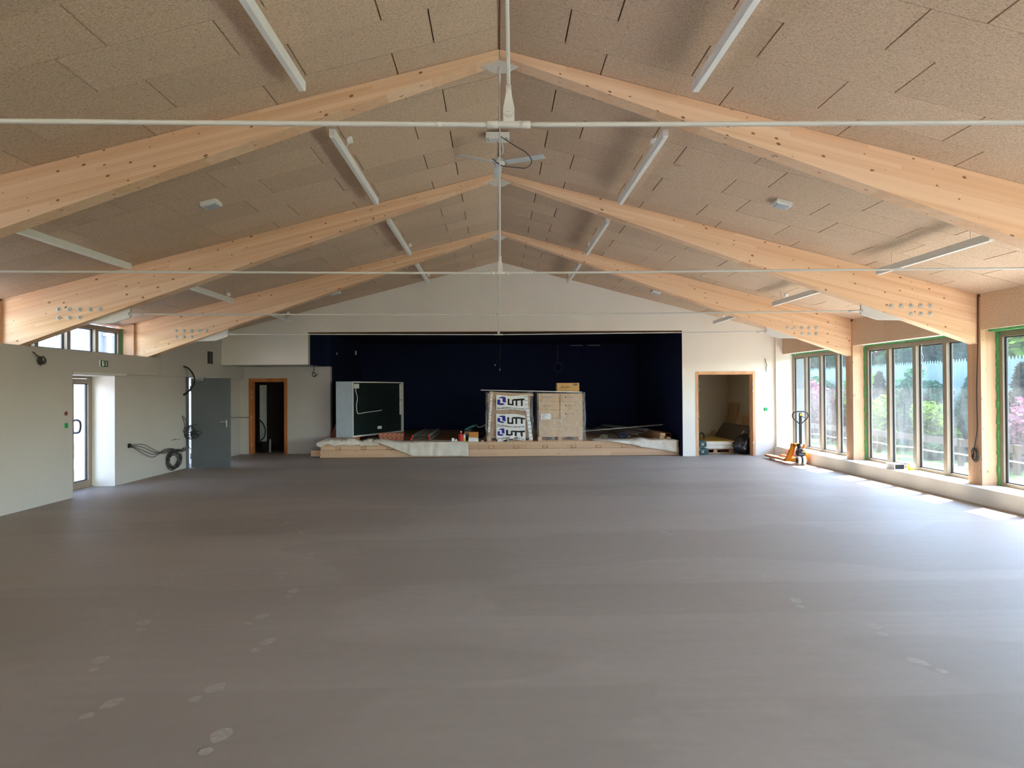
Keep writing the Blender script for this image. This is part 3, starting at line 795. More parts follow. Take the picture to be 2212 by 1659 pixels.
def coil(c, ry, rz, n, r, seed, x=0, jit=.02):
    rnd = random.Random(seed); out = []
    for i in range(n):
        a0 = rnd.uniform(0, 6.28); pts = []
        sy, sz = ry*rnd.uniform(.7, 1.05), rz*rnd.uniform(.75, 1.05); oy, oz, ox = rnd.uniform(-jit, jit), rnd.uniform(-jit, jit), rnd.uniform(0, .05)
        for k in range(9):
            a = a0+k*2*PI/8.6
            pts.append((c[0]+ox+rnd.uniform(0, .012), c[1]+oy+math.cos(a)*sy, c[2]+oz+math.sin(a)*sz))
        out.append(pts)
    return out
# near the clerestory
cable_thing('cable_loop', 'small dark cable loop hanging high on the near left wall', [[(-6.85, 10.6, 2.3), (-6.81, 10.6, 2.28), (-6.8, 10.63, 2.25), (-6.79, 10.72, 2.22)]]+coil((-6.82, 10.73, 2.17), .06, .055, 5, .006, 3), .007)
tag(MB().cyl((-6.86, 11.405, 1.365), (-6.828, 11.405, 1.365), .03).build('wall_box', plain('dull_red', (120, 52, 44), .6)), 'small round red wall box beside the glass door', 'wall box')
tag(MB().bbox(-6.86, -6.825, 11.37, 11.45, 1.13, 1.21, .01).build('call_point', EMGREEN), 'small green call point low beside the glass door, under the red box', 'call point')
# bundle low on the left wall
x = -6.885
pl = []
for i in range(4):
    d = i*.02
    pl.append([(x-.02, 13.45, .69-d*.4), (x+.02, 13.55, .70-d), (x+.03, 13.9, .68-d*3), (x+.03, 14.3, .55-d*2.6), (x+.03, 14.7, .43+d), (x+.03, 15.0, .45+d), (x+.03, 15.25, .47), (x+.03, 15.6, .44-d)])
cable_thing('cable_bundle', 'long dark cable bundle with a big tangled coil low on the left wall', pl+coil((x, 15.2, .235), .3, .19, 13, .007, 5, jit=.05)+coil((x, 15.68, .44), .07, .035, 4, .007, 9), .0055)
tag(MB().bbox(x-.02, x+.012, 13.41, 13.49, .65, .73, .006).build('cable_gland', BLACK), 'small black cable gland at the left end of the wall bundle', 'gland')
tag(MB().bbox(-6.912, -6.9, 15.2, 15.62, .66, .67, .001).bbox(-6.912, -6.9, 15.34, 15.38, .67, .69, .001).build('wall_marking', plain('pencil_mark', (120, 116, 110))), 'short pencilled line on the wall above the cable coil', 'mark')
# black hose curve over the grey door
def hose():
    o = thing('flexible_conduit', 'thick black conduit curving down the wall above the grey door', 'conduit', (-6.7, 15.5, 1.7))
    MB().tube([(-6.76, 15.45, 2.24), (-6.68, 15.5, 2.2), (-6.62, 15.56, 2.1), (-6.58, 15.58, 1.97), (-6.59, 15.56, 1.84), (-6.63, 15.52, 1.76), (-6.68, 15.45, 1.68)], .017, 10).build('conduit_tube', BLACK, o)
    MB().cyl((-6.685, 15.443, 1.675), (-6.73, 15.38, 1.62), .02).build('conduit_end', BLACK, o)
    MB().tube([(-6.75, 15.46, 2.23), (-6.7, 15.48, 2.14), (-6.69, 15.48, 2.04), (-6.7, 15.48, 1.97), (-6.72, 15.46, 1.9)], .005, 6).build('thin_lead', CABLEM, o)
hose()
b2 = [[(-6.93, 15.72, 1.19), (-6.86, 15.74, 1.1), (-6.82, 15.76, .98), (-6.78, 15.8, .9)], [(-6.93, 15.72, 1.19), (-6.86, 15.73, .97), (-6.88, 15.7, .8)], [(-6.8, 15.8, .8), (-6.72, 15.86, .78), (-6.6, 15.86, .82), (-6.55, 15.86, .77), (-6.68, 15.86, .73)],
      [(-6.82, 15.78, .72), (-6.83, 15.8, .55), (-6.8, 15.85, .44), (-6.76, 15.86, .42)], [(-6.82, 15.8, .93), (-6.7, 15.88, .97), (-6.66, 15.88, .955)]]
def coilxz(c, rx, rz, n, seed):
    rnd = random.Random(seed); out = []
    for i in range(n):
        a0 = rnd.uniform(0, 6.28); sx, sz = rx*rnd.uniform(.6, 1.1), rz*rnd.uniform(.6, 1.1); ox, oz = rnd.uniform(-.04, .05), rnd.uniform(-.04, .04); yy = c[1]+rnd.uniform(-.03, .02)
        out.append([(c[0]+ox+math.cos(a0+k*.75)*sx, yy+rnd.uniform(-.012, .012), c[2]+oz+math.sin(a0+k*.75)*sz) for k in range(9)])
    return out
cable_thing('cable_tangle', 'messy tangle of cables hanging at the hinge side of the grey door', b2+coilxz((-6.8, 15.82, .8), .12, .13, 5, 4)+coilxz((-6.7, 15.84, .75), .08, .06, 4, 8), .0075)
# duct opening in the upper left wall
o = thing('wall_duct', 'narrow black vertical duct opening high in the left wall', 'vent', (-6.75, 17.0, 2.36))
MB().box(-6.81, -6.795, 16.82, 17.12, 2.35, 2.64).build('duct_opening', BLACK, o)
MB().box(-6.798, -6.792, 16.94, 17.0, 2.36, 2.63).build('duct_liner', plain('duct_grey', (90, 88, 84)), o)
# cable from behind the grey door to the dark doorway
cable_thing('wall_cable', 'dark cable sagging along the wall between grey door and dark doorway', [[(-6.88, 17.3, 1.78), (-6.87, 17.3, 1.2), (-6.86, 17.35, 1.12), (-6.87, 17.9, 1.13), (-6.87, 18.5, 1.02), (-6.86, 19.0, 1.0), (-6.8, 19.22, .99), (-6.66, 19.225, .98)]], .009)
cable_thing('soffit_cable', 'little cable hook hanging under the soffit left of the stage', [[(-4.92, 19.2, 2.35), (-4.915, 19.18, 2.26), (-4.95, 19.17, 2.18), (-4.96, 19.17, 2.1), (-4.9, 19.17, 2.07), (-4.84, 19.17, 2.12), (-4.8, 19.17, 2.14)], [(-4.95, 19.18, 2.15), (-4.9, 19.17, 2.19), (-4.87, 19.17, 2.13), (-4.92, 19.17, 2.08)]], .009)
# right part of the back wall
tag(MB().bbox(6.685, 6.76, YB-.035, YB, 1.115, 1.195, .006).build('call_point', EMGREEN), 'small green call point on the wall right of the double doorway', 'call point')
cable_thing('wall_cable', 'short loose cable end on the wall high right of the doorway', [[(6.715, YB, 2.42), (6.715, YB-.03, 2.4), (6.73, YB-.035, 2.32), (6.75, YB-.03, 2.26), (6.73, YB-.03, 2.2), (6.735, YB-.03, 2.1)]], .008)
# post cable
py = YF(2)
cable_thing('post_cable', 'thin dark cable running down the spruce post to a small coil', [[(7.115, py-.03, 3.03), (7.115, py-.02, 2.4), (7.112, py-.005, 2.0), (7.115, py+.02, 1.6), (7.115, py+.015, 1.1), (7.113, py+.06, .86), (7.11, py+.09, .74)]]+coil((7.08, py+.06, .68), .06, .09, 4, .006, 12), .007)
cable_thing('window_lead', 'thin white wire scribble hanging at the top of the third window pane', [[(7.34, 12.12, 2.44), (7.33, 12.1, 2.3), (7.33, 12.06, 2.2), (7.33, 12.12, 2.1), (7.33, 12.0, 2.06), (7.33, 12.1, 2.02), (7.33, 11.98, 1.98), (7.33, 12.06, 2.14)]], .0022, LAMPW)
# things on the window sill
o = thing('carton', 'small white and black carton lying on the window sill', 'box', (7.08, 12.5, ZS))
MB().bbox(6.99, 7.17, 12.38, 12.66, ZS, ZS+.1, .003).build('box_body', PAPER, o)
MB().box(7.0, 7.16, 12.376, 12.379, ZS+.012, ZS+.09).build('black_panel', INK, o)
o = thing('tape_roll', 'small yellow dispenser standing on the window sill beside the carton', 'dispenser', (7.25, 12.35, ZS))
MB().bbox(7.2, 7.3, 12.3, 12.36, ZS, ZS+.1, .012).build('dispenser_body', YELLOW, o)
MB().cyl((7.25, 12.28, ZS+.09), (7.25, 12.37, ZS+.09), .05).build('tape_reel', plain('pale_tape', (236, 220, 170)), o)

# footprints left in the dust on the screed
def footprints():
    m = MB()
    def foot(x, y, a, L=.26):
        for (c, l, w) in ((.07, .15, .05), (-.09, .08, .035)):
            ring = []
            for k in range(12):
                t = 2*PI*k/12; px, py = math.cos(t)*w*random.uniform(.8, 1.1), c+math.sin(t)*l/2*random.uniform(.85, 1.1)
                ring.append(m.v((x+px*math.cos(a)-py*math.sin(a), y+px*math.sin(a)+py*math.cos(a), .0012)))
            m.bm.faces.new(ring)
    y = 3.0; i = 0
    for (xx, yy) in TRAIL:
        foot(xx, yy, random.uniform(-.4, .4))
    o = m.build('dust_footprints', DUST, fl); return o
TRAIL = []
F_ = 1534.
for (px, py) in ((466, 1590), (450, 1484), (570, 1385), (556, 1330), (632, 1275), (610, 1236), (672, 1195), (618, 1174), (655, 1146), (617, 1126), (632, 1108), (588, 1096), (612, 1079), (592, 1068), (617, 1056), (606, 1047), (625, 1036), (617, 1028), (627, 1020),
                 (228, 1515), (220, 1420), (315, 1340), (390, 1235), (1552, 1215), (1655, 1255), (1725, 1310), (1900, 1370), (2010, 1450), (1445, 1135), (1437, 1154), (1430, 1100)):
    yy = 1.7*F_/(py-841-.0065*(px-1106)*-1*0); TRAIL.append(((px-1074)*yy/F_, yy))
footprints()
def ridge():
    m = MB(); pts = [(-6.8, 8.35), (-5.1, 8.1), (-3.35, 8.25), (-3.05, 8.65), (-2.85, 9.5), (-2.75, 10.85), (-2.6, 12.0), (-2.45, 12.75), (-1.5, 13.05), (-.2, 13.0)]
    C = []
    for i in range(len(pts)-1):
        for k in range(6): t = k/6; C.append((pts[i][0]*(1-t)+pts[i+1][0]*t, pts[i][1]*(1-t)+pts[i+1][1]*t))
    for _ in range(6): C = [C[0]]+[((C[i-1][0]+2*C[i][0]+C[i+1][0])/4, (C[i-1][1]+2*C[i][1]+C[i+1][1])/4) for i in range(1, len(C)-1)]+[C[-1]]
    R = []
    for i, (x, y) in enumerate(C):
        a = C[min(i+1, len(C)-1)]; b = C[max(i-1, 0)]; d = Vector((a[0]-b[0], a[1]-b[1], 0)).normalized(); n = Vector((-d.y, d.x, 0))
        R.append([m.v((x+n.x*w, y+n.y*w, h)) for w, h in ((-.06, .0005), (-.015, .003), (.015, .0035), (.08, .0005))])
    for A, B in zip(R, R[1:]):
        for k in range(3): m.bm.faces.new([A[k], A[k+1], B[k+1], B[k]])
    m.build('screed_ridge', FLOORM, fl, True)
ridge()
# ------------------------------------------------------------------ stage platform
ST = .375; SY = 17.93
def stage():
    o = thing('stage_platform', 'low unfinished timber stage platform filling the navy opening', 'stage', (0, 20, 0)); o['kind'] = 'thing'
    MB().bbox(-4.46, 4.6, SY, SY+.14, .008, .2, .004).build('front_beam', PINEX, o)
    MB().bbox(-4.73, -4.40, SY+.15, SY+.4, .03, .185, .004).build('beam_end', PINEX, o)
    mb = MB()
    nx = [-4.01, -3.37, -2.71, -2.05, -1.4, -.8, -.163, .468, 1.2, 1.92, 2.555, 3.2, 3.9]
    xs = [-4.44]
    for x in nx: xs += [x-.066, x+.066]
    xs.append(4.59)
    for i in range(0, len(xs), 2): mb.bbox(xs[i], xs[i+1], SY+.02, SY+.1, .203, ST-.022, .002)
    for x in nx: mb.box(x-.066, x+.066, SY+.02, SY+.1, .275, ST-.022)
    mb.build('upper_beam', PINEX, o)
    for x in nx: MB().bbox(x-.058, x+.058, SY+.005, 20.5, .212, .272, .002).build('joist', PINEY, o)
    MB().box(-4.45, 4.6, SY+.02, YBACK-.12, ST-.022, ST).build('deck', PINEX, o)
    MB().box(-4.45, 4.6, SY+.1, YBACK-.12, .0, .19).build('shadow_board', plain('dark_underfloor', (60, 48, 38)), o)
stage()

def cloth(name, label, f, nu, nv, solid=.006, bound=True):
    mb = MB(); g = [[mb.v(f(i/nu, j/nv)) for j in range(nv+1)] for i in range(nu+1)]
    for i in range(nu):
        for j in range(nv): mb.bm.faces.new([g[i][j], g[i+1][j], g[i+1][j+1], g[i][j+1]])
    o = mb.build(name, CLOTH, None, True); md = o.modifiers.new('s', 'SOLIDIFY'); md.thickness = solid; md.offset = 1
    return tag(o, label, 'dust sheet', 'canvas dust sheets on the stage')
def nz(x, y, z=0): return noise.noise(Vector((x, y, z)))
def sheet_main(u, v):
    # u along X, v from the deck over the edge and down
    x = -3.12+u*2.38
    drop = 0 if u < .06 else (.02+.33*min(1, max(0, (u-.08)/.34))**1.0)
    if u > .93: drop = .36
    deck = .34*(.55+.45*math.sin(u*3.1)) + .12*(u > .3)
    L = deck+drop; s = v*L
    rip = .03*math.sin(u*17+nz(u*5, 0)*3+v*1.5)*(.3+v)+.012*nz(u*14, v*5)
    if s < deck:
        hump = (.09*math.exp(-((u-.08)/.12)**2) if u < .45 else 0)
        z = ST+.012+.018*abs(nz(u*9, v*5))+hump*(1-.3*v)*(s/deck if s < deck*.5 else 1)*.9
        return (x, SY-.012+deck-s, z)
    return (x+.02*(s-deck), SY-.03-.03*v-abs(rip)*.9, max(.012, ST+.012-(s-deck)))
cloth('dust_sheet', 'large canvas dust sheet draped over the stage edge down to the floor', sheet_main, 70, 30)
def heap(x0, x1, y0, y1, h, seed, over=0):
    def f(u, v):
        x = x0+u*(x1-x0); y = y0+v*(y1-y0)
        e = min(1, 5*u, 5*(1-u))*min(1, 4*v+.25, 4*(1-v))
        z = ST+.012+e*(h*(.55+.6*nz(u*4+seed, v*3))+.06*abs(nz(u*11, v*9, seed)))
        x += .04*nz(u*5, v*6, seed+3); y += .05*nz(u*6, v*5, seed+7)
        if y < SY: z = ST+.012-(SY-y)*over; y = SY-.014-.01*abs(nz(u*8, v*8))
        return (x, y, max(.03, z))
    return f
cloth('dust_sheet', 'crumpled canvas dust sheet heaped at the left corner of the stage', heap(-4.55, -3.42, SY-.06, SY+.55, .1, 2, 1.2), 40, 24)
cloth('dust_sheet', 'small crumpled dust sheet between the left heap and the draped sheet', heap(-3.45, -2.98, SY-.07, SY+.4, .07, 9, 1.2), 26, 20)
def sheet_right(u, v):
    x = 2.42+u*2.12
    drop = 0.0 if u < .2 else (.02+.12*(u-.2)/.35 if u < .55 else (.16+.15*(u-.55)/.45))
    deck = .5; L = deck+drop; s = v*L
    if s < deck: return (x, SY-.012+deck-s, ST+.012+.03*abs(nz(u*7, v*6, 4))+.035*math.exp(-((u-.58)/.06)**2))
    return (x, SY-.02-.05*abs(math.sin(u*8+nz(u*4, v)*2))*v-.015*abs(nz(u*11, v*4)), ST+.012-(s-deck))
cloth('dust_sheet', 'beige canvas dust sheet hanging over the right end of the stage edge', sheet_right, 50, 24)

# ------------------------------------------------------------------ big board cabinet on the stage
def cabinet():
    P0, P1, P2 = Vector((-4.21, 18.62, 0)), Vector((-3.77, 18.6, 0)), Vector((-2.77, 21.0, 0))
    z0, z1 = .47, 1.93; U = (P2-P1); Lg = U.length; U.normalize(); N = Vector((U.y, -U.x, 0)); D = .40
    o = thing('board_cabinet', 'large pale grey board cabinet with dark green inside, standing askew on the stage', 'cabinet', P1+Vector((0, 0, z0)))
    def fr(): m = MB(); m.M = Matrix((( U.x, N.x, 0, P1.x), (U.y, N.y, 0, P1.y), (0, 0, 1, 0), (0, 0, 0, 1))); return m
    m = fr(); t = .022
    # left end faces the camera: build it as a prism so that it stays square to the view of the room
    m2 = MB(); q = [(P0.x, P0.y), (P1.x, P1.y), (P1.x+U.x*t, P1.y+U.y*t), (P0.x+U.x*t, P0.y+U.y*t)]
    m2.prism(q, 'Z', z0, z1); m2.build('side_panel', CABGREY, o)
    W = (P0-P1)
    def pl(u0, u1, za, zb, d0, d1):
        a = P1+U*u0; b = P1+U*u1; k0, k1 = W*d0, W*d1
        mm = MB(); mm.prism([((a+k0).x, (a+k0).y), ((b+k0).x, (b+k0).y), ((b+k1).x, (b+k1).y), ((a+k1).x, (a+k1).y)], 'Z', za, zb); return mm
    pl(t, Lg, z1-t, z1, 0, 1).build('top_panel', CABGREY, o)
    pl(t, Lg, z0, z0+t, 0, 1).build('bottom_panel', CABGREY, o)
    pl(Lg-t, Lg, z0+t, z1-t, 0, 1).build('side_panel', CABGREY, o)
    bk = pl(t, Lg-t, z0+t, z1-t, .14, .18).build('dark_board', BOARDG, o)
    pl(t, Lg-t, 1.42, 1.43, .125, .14).build('board_rail', plain('board_rail', (24, 34, 34)), bk); pl(t, Lg-t, 1.1, 1.11, .125, .14).build('board_rail', BOARDG, bk)
    e = MB()
    for (u0, u1, za, zb) in ((0, Lg, z1-.03, z1), (0, Lg, z0, z0+.04), (0, .03, z0, z1), (Lg-.03, Lg, z0, z1)):
        a = P1+U*u0+N*.004; b = P1+U*u1+N*.004; c_ = b-N*.02; d = a-N*.02
        e.prism([(a.x, a.y), (b.x, b.y), (c_.x, c_.y), (d.x, d.y)], 'Z', za, zb)
    e.build('front_edge', PAPER, o)
    for za, zb in ((1.42, 1.88), (.98, 1.40)): pl(Lg-.13, Lg-.035, za, zb, .06, .11).build('white_strip', PAPER, o)
    def pt(u, z, d=.11): q = P1+U*u+W*d; return (q.x, q.y, z)
    pl(.16, .36, 1.75, 1.87, .08, .14).build('socket_box', LAMPW, o)
    MB().tube([pt(.26, 1.76), pt(.22, 1.7), pt(.3, 1.5), pt(.26, 1.3), pt(.28, 1.14), pt(.36, 1.08), pt(.7, 1.1), pt(1.2, 1.12), pt(1.5, 1.14)], .01, 8).build('white_cable', LAMPW, o)
    for u in (.45, .9, 1.3, 1.7, 2.1): pl(u, u+.06, 1.22, 1.3, .11, .14).build('hook', BLACK, o)
    pl(1.3, 1.5, .62, .7, .12, .14).build('paper_tag', PAPER, o)
    for (x, y, c) in ((-3.95, 18.75, 1), (-3.05, 20.2, 2)):
        b = MB().bbox(x-.32, x+.32, y-.06, y+.06, ST, z0, .004).build('timber_block', plain('orange_timber', (196, 120, 66), .8))
        tag(b, ['orange timber block under the near end of the board cabinet', 'orange timber block under the far end of the board cabinet'][c-1], 'block', 'blocks under the board cabinet')
cabinet()
tag(MB().prism([(-4.5, ST), (-4.22, ST), (-4.18, .95), (-4.24, 1.0)], 'Y', 19.05, 19.08).build('leaning_board', plain('reddish_board', (120, 66, 50))), 'dark reddish board leaning behind the left side of the board cabinet', 'board')

def bricks():
    for i in range(2):
        o = thing('hollow_brick', ['lower of the two perforated terracotta bricks on the stage', 'upper of the two perforated terracotta bricks on the stage'][i], 'brick', (-2.8, 18.8, ST+i*.098), 'hollow bricks before the board cabinet')
        z = ST+i*.098
        MB().bbox(-3.1-.0, -2.485, 18.72, 18.95, z, z+.096, .003).build('brick_body', BRICKM, o)
        h = MB()
        for r in range(2):
            for k in range(5):
                x = -3.06+k*.118+(r % 2)*.03; zz = z+.022+r*.046
                h.box(x, x+.07, 18.717, 18.722, zz, zz+.014)
        h.build('hole_row', BRICKD, o)
bricks()
def ladder():
    o = thing('extension_ladder', 'aluminium extension ladder with red end caps lying on the stage', 'ladder', (-2.0, 20.2, ST))
    for lv, (dx, z) in enumerate(((0, ST+.004), (.035, ST+.085))):
        a, b = -2.24+dx, -1.76-dx
        sh = lv*.03
        for x in (a, b):
            r = MB()
            r.box(x-.012, x+.012, 18.47+sh, 21.9, z, z+.006); r.box(x-.012, x+.012, 18.47+sh, 21.9, z+.06, z+.066); r.box(x-.003, x+.003, 18.47+sh, 21.9, z+.006, z+.06)
            r = r.build('rail', DULLZ, o)
            MB().bbox(x-.018, x+.018, 18.43+sh, 18.49+sh, z-.003, z+.07, .004).build('end_cap', REDP, r)
        for i in range(9): MB().cyl((a+.004, 18.7+i*.36, z+.033), (b-.004, 18.7+i*.36, z+.033), .011, n=8).build('rung', plain('dull_rung', (120, 118, 110), .6), o)
ladder()
# small things along the stage edge
o = thing('crumpled_bag', 'small white crumpled packet beside the red bottle on the stage edge', 'packet', (-1.1, 18.05, ST+.012))
m = MB(); m.prism([(-1.16, ST+.02), (-1.09, ST+.02), (-1.09, ST+.09), (-1.16, ST+.1)], 'Y', 18.02, 18.08); m.build('packet_box', PAPER, o)
MB().prism([(-1.085, ST+.02), (-1.01, ST+.02), (-1.05, ST+.085)], 'Y', 18.0, 18.07).build('folded_flap', PAPER, o)
o = thing('red_bottle', 'tall red spray bottle standing on the dust sheet', 'bottle', (-.93, 18.05, ST+.012))
MB().lathe([(.05, 0), (.052, .02), (.052, .15), (.045, .18), (.02, .2), (.018, .22)], (-.93, 18.05, ST+.014), 20).build('bottle_body', REDP, o)
MB().bbox(-.93-.015, -.93+.03, 18.03, 18.07, ST+.234, ST+.275, .005).build('spray_head', plain('pale_grey_plastic', (170, 170, 170)), o)
tag(MB().bbox(-1.0, -.985, 18.08, 18.16, ST+.014, ST+.19, .003).build('red_carton', plain('dull_red_card', (150, 50, 40))), 'narrow red carton just behind the red bottle', 'box')
o = thing('yellow_bottle', 'white and yellow bottle right of the red bottle', 'bottle', (-.845, 18.06, ST+.012))
MB().lathe([(.03, 0), (.034, .01), (.034, .08), (.03, .085)], (-.845, 18.06, ST+.014), 16).build('bottle_base', YELLOW, o)
MB().lathe([(.032, .084), (.032, .12), (.02, .15), (.012, .165), (.012, .18)], (-.845, 18.06, ST+.014), 16).build('bottle_top', PAPER, o)
def lump(name, label, cat, c, r, mat, seed, group=None, sub=4, amp=.3, squash=.8):
    bm = bmesh.new(); bmesh.ops.create_icosphere(bm, subdivisions=sub, radius=1)
    for v in bm.verts:
        n = v.co.normalized(); d = 1+amp*noise.noise(n*1.6+Vector((seed, 0, 0)))+amp*.35*noise.noise(n*5+Vector((0, seed, 0)))
        v.co = Vector((n.x*r[0]*d, n.y*r[1]*d, n.z*r[2]*d))
        if v.co.z < -r[2]*squash: v.co.z = -r[2]*squash
        v.co += Vector(c)+Vector((0, 0, r[2]*squash))
    m = MB(); m.bm.free(); m.bm = bm
    o = m.build(name, mat, None, True); return tag(o, label, cat, group) if label else o
lump('cloth_bundle', 'dark navy cloth bundle behind the yellow bottle', 'cloth', (-.76, 18.3, ST), (.09, .1, .1), plain('navy_cloth', (30, 40, 62)), 3)
lump('brown_paper_bag', 'crumpled brown paper bag behind the yellow bottle', 'bag', (-.8, 18.62, ST), (.1, .09, .13), CARD, 5)
o = thing('open_carton', 'small open carton, white front and brown raised flap, on the stage edge', 'box', (-.61, 18.1, ST))
m = MB(); x0, x1, y0, y1 = -.735, -.49, 18.0, 18.2
m.box(x0, x1, y0, y0+.006, ST, ST+.1); m.build('front_side', PAPER, o)
m = MB(); m.box(x0, x0+.006, y0+.006, y1, ST, ST+.1); m.box(x1-.006, x1, y0+.006, y1, ST, ST+.1); m.box(x0, x1, y1, y1+.006, ST, ST+.11); m.box(x0, x1, y0, y1, ST, ST+.005); m.build('carton_sides', CARD2, o)
m = MB(); m.prism([(y1, ST+.11), (y1+.006, ST+.11), (y1+.05, ST+.235), (y1+.044, ST+.235)], 'X', x0, x1); m.build('raised_flap', plain('orange_brown_card', (196, 136, 70), .8), o)
lump('black_sack', 'black sack heaped behind the open carton on the stage', 'sack', (-.62, 19.2, ST), (.3, .22, .2), BAGM, 8)
tag(MB().tube([(-.86, 19.05, .62), (-.75, 19.02, .68), (-.66, 19.0, .72), (-.6, 19.0, .74)], .03, 10).build('teal_bottle', TEAL), 'teal plastic bottle lying on top of the black sack', 'bottle')
tag(MB().tube([(-.57, 19.02, .76), (-.52, 18.99, .7), (-.45, 19.0, .7), (-.38, 19.0, .72), (-.33, 19.02, .76)], .018, 8).build('grey_strap', plain('grey_strap', (130, 140, 140))), 'grey strap lying on the black sack right of the teal bottle', 'strap')
tag(MB().bbox(-.42, -.36, 18.05, 18.1, ST, ST+.03, .005).build('metal_bracket', STEEL), 'tiny metal bracket on the stage between carton and pallet', 'bracket')

# ------------------------------------------------------------------ text helper
def text_mesh(txt, size, bold=0.0, ext=.0008):
    c = bpy.data.curves.new('lettering', 'FONT'); c.body = txt; c.size = size; c.extrude = ext; c.offset = bold
    ob = bpy.data.objects.new('lettering', c); COL.objects.link(ob); bpy.context.view_layer.update()
    me = bpy.data.meshes.new_from_object(ob.evaluated_get(bpy.context.evaluated_depsgraph_get()))
    bpy.data.objects.remove(ob); bpy.data.curves.remove(c); return me
def text_into(mb, txt, size, fn, bold=0.0, width=None):
    """adds letters; fn maps (u, w, depth) to a point in the room"""
    me = text_mesh(txt, size, bold)
    us = [v.co.x for v in me.vertices]; k = 1
    if width: k = width/(max(us)-min(us))
    u0 = min(us); vs = [mb.bm.verts.new(Vector(fn((v.co.x-u0)*k, v.co.y, v.co.z))) for v in me.vertices]
    for p in me.polygons:
        try: mb.bm.faces.new([vs[i] for i in p.vertices])
        except ValueError: pass
    bpy.data.meshes.remove(me)

# ------------------------------------------------------------------ wrapped pallets
def pallet_parts(o, x0, x1, y0, y1, z, n=3, mat=None):
    mat = mat or PINEX; p = MB(); w = .1
    p.bbox(x0, x1, y0, y0+.1, z, z+.02, .002); p.bbox(x0, x1, (y0+y1)/2-.05, (y0+y1)/2+.05, z, z+.02, .002); p.bbox(x0, x1, y1-.1, y1, z, z+.02, .002)
    pal = p.build('pallet', mat, o)
    for i in range(n):
        x = x0+(x1-x0-w)*i/(n-1)
        for yy in (y0, (y0+y1)/2-.05, y1-.1): MB().bbox(x, x+w, yy, yy+.1, z+.02, z+.098, .002).build('pallet_block', mat, pal)
    k = 6
    for i in range(k):
        yy = y0+(y1-y0-.1)*i/(k-1); MB().bbox(x0, x1, yy, yy+.1, z+.1, z+.12, .002).build('top_board', mat, pal)
def film(o, x0, x1, y0, y1, z0, z1, seed, bulge=.02):
    mb = MB(); bm = mb.bm; nx, nzz, ny = 26, 30, 16
    def P(x, y, z):
        n = noise.noise(Vector((x*5+seed, z*4, y*5)))*bulge+noise.noise(Vector((x*14, z*9+seed, y*14)))*bulge*.4+abs(bulge)*.9
        d = Vector((0, 0, 0))
        if abs(y-y0) < 1e-6: d.y -= n
        if abs(y-y1) < 1e-6: d.y += n
        if abs(x-x0) < 1e-6: d.x -= n
        if abs(x-x1) < 1e-6: d.x += n
        if abs(z-z1) < 1e-6: d.z += abs(n)*.5
        return Vector((x, y, z))+d
    def grid(f, a, b):
        g = [[bm.verts.new(f(i/a, j/b)) for j in range(b+1)] for i in range(a+1)]
        for i in range(a):
            for j in range(b): bm.faces.new([g[i][j], g[i+1][j], g[i+1][j+1], g[i][j+1]])
    L = lambda a, b, t: a+(b-a)*t
    grid(lambda u, v: P(L(x0, x1, u), y0, L(z0, z1, v)), nx, nzz); grid(lambda u, v: P(L(x0, x1, u), y1, L(z0, z1, v)), nx, nzz)
    grid(lambda u, v: P(x0, L(y0, y1, u), L(z0, z1, v)), ny, nzz); grid(lambda u, v: P(x1, L(y0, y1, u), L(z0, z1, v)), ny, nzz)
    grid(lambda u, v: P(L(x0, x1, u), L(y0, y1, v), z1), nx, ny)
    bmesh.ops.remove_doubles(bm, verts=bm.verts, dist=1e-4)
    mb.build('stretch_film', FILM, o, True)

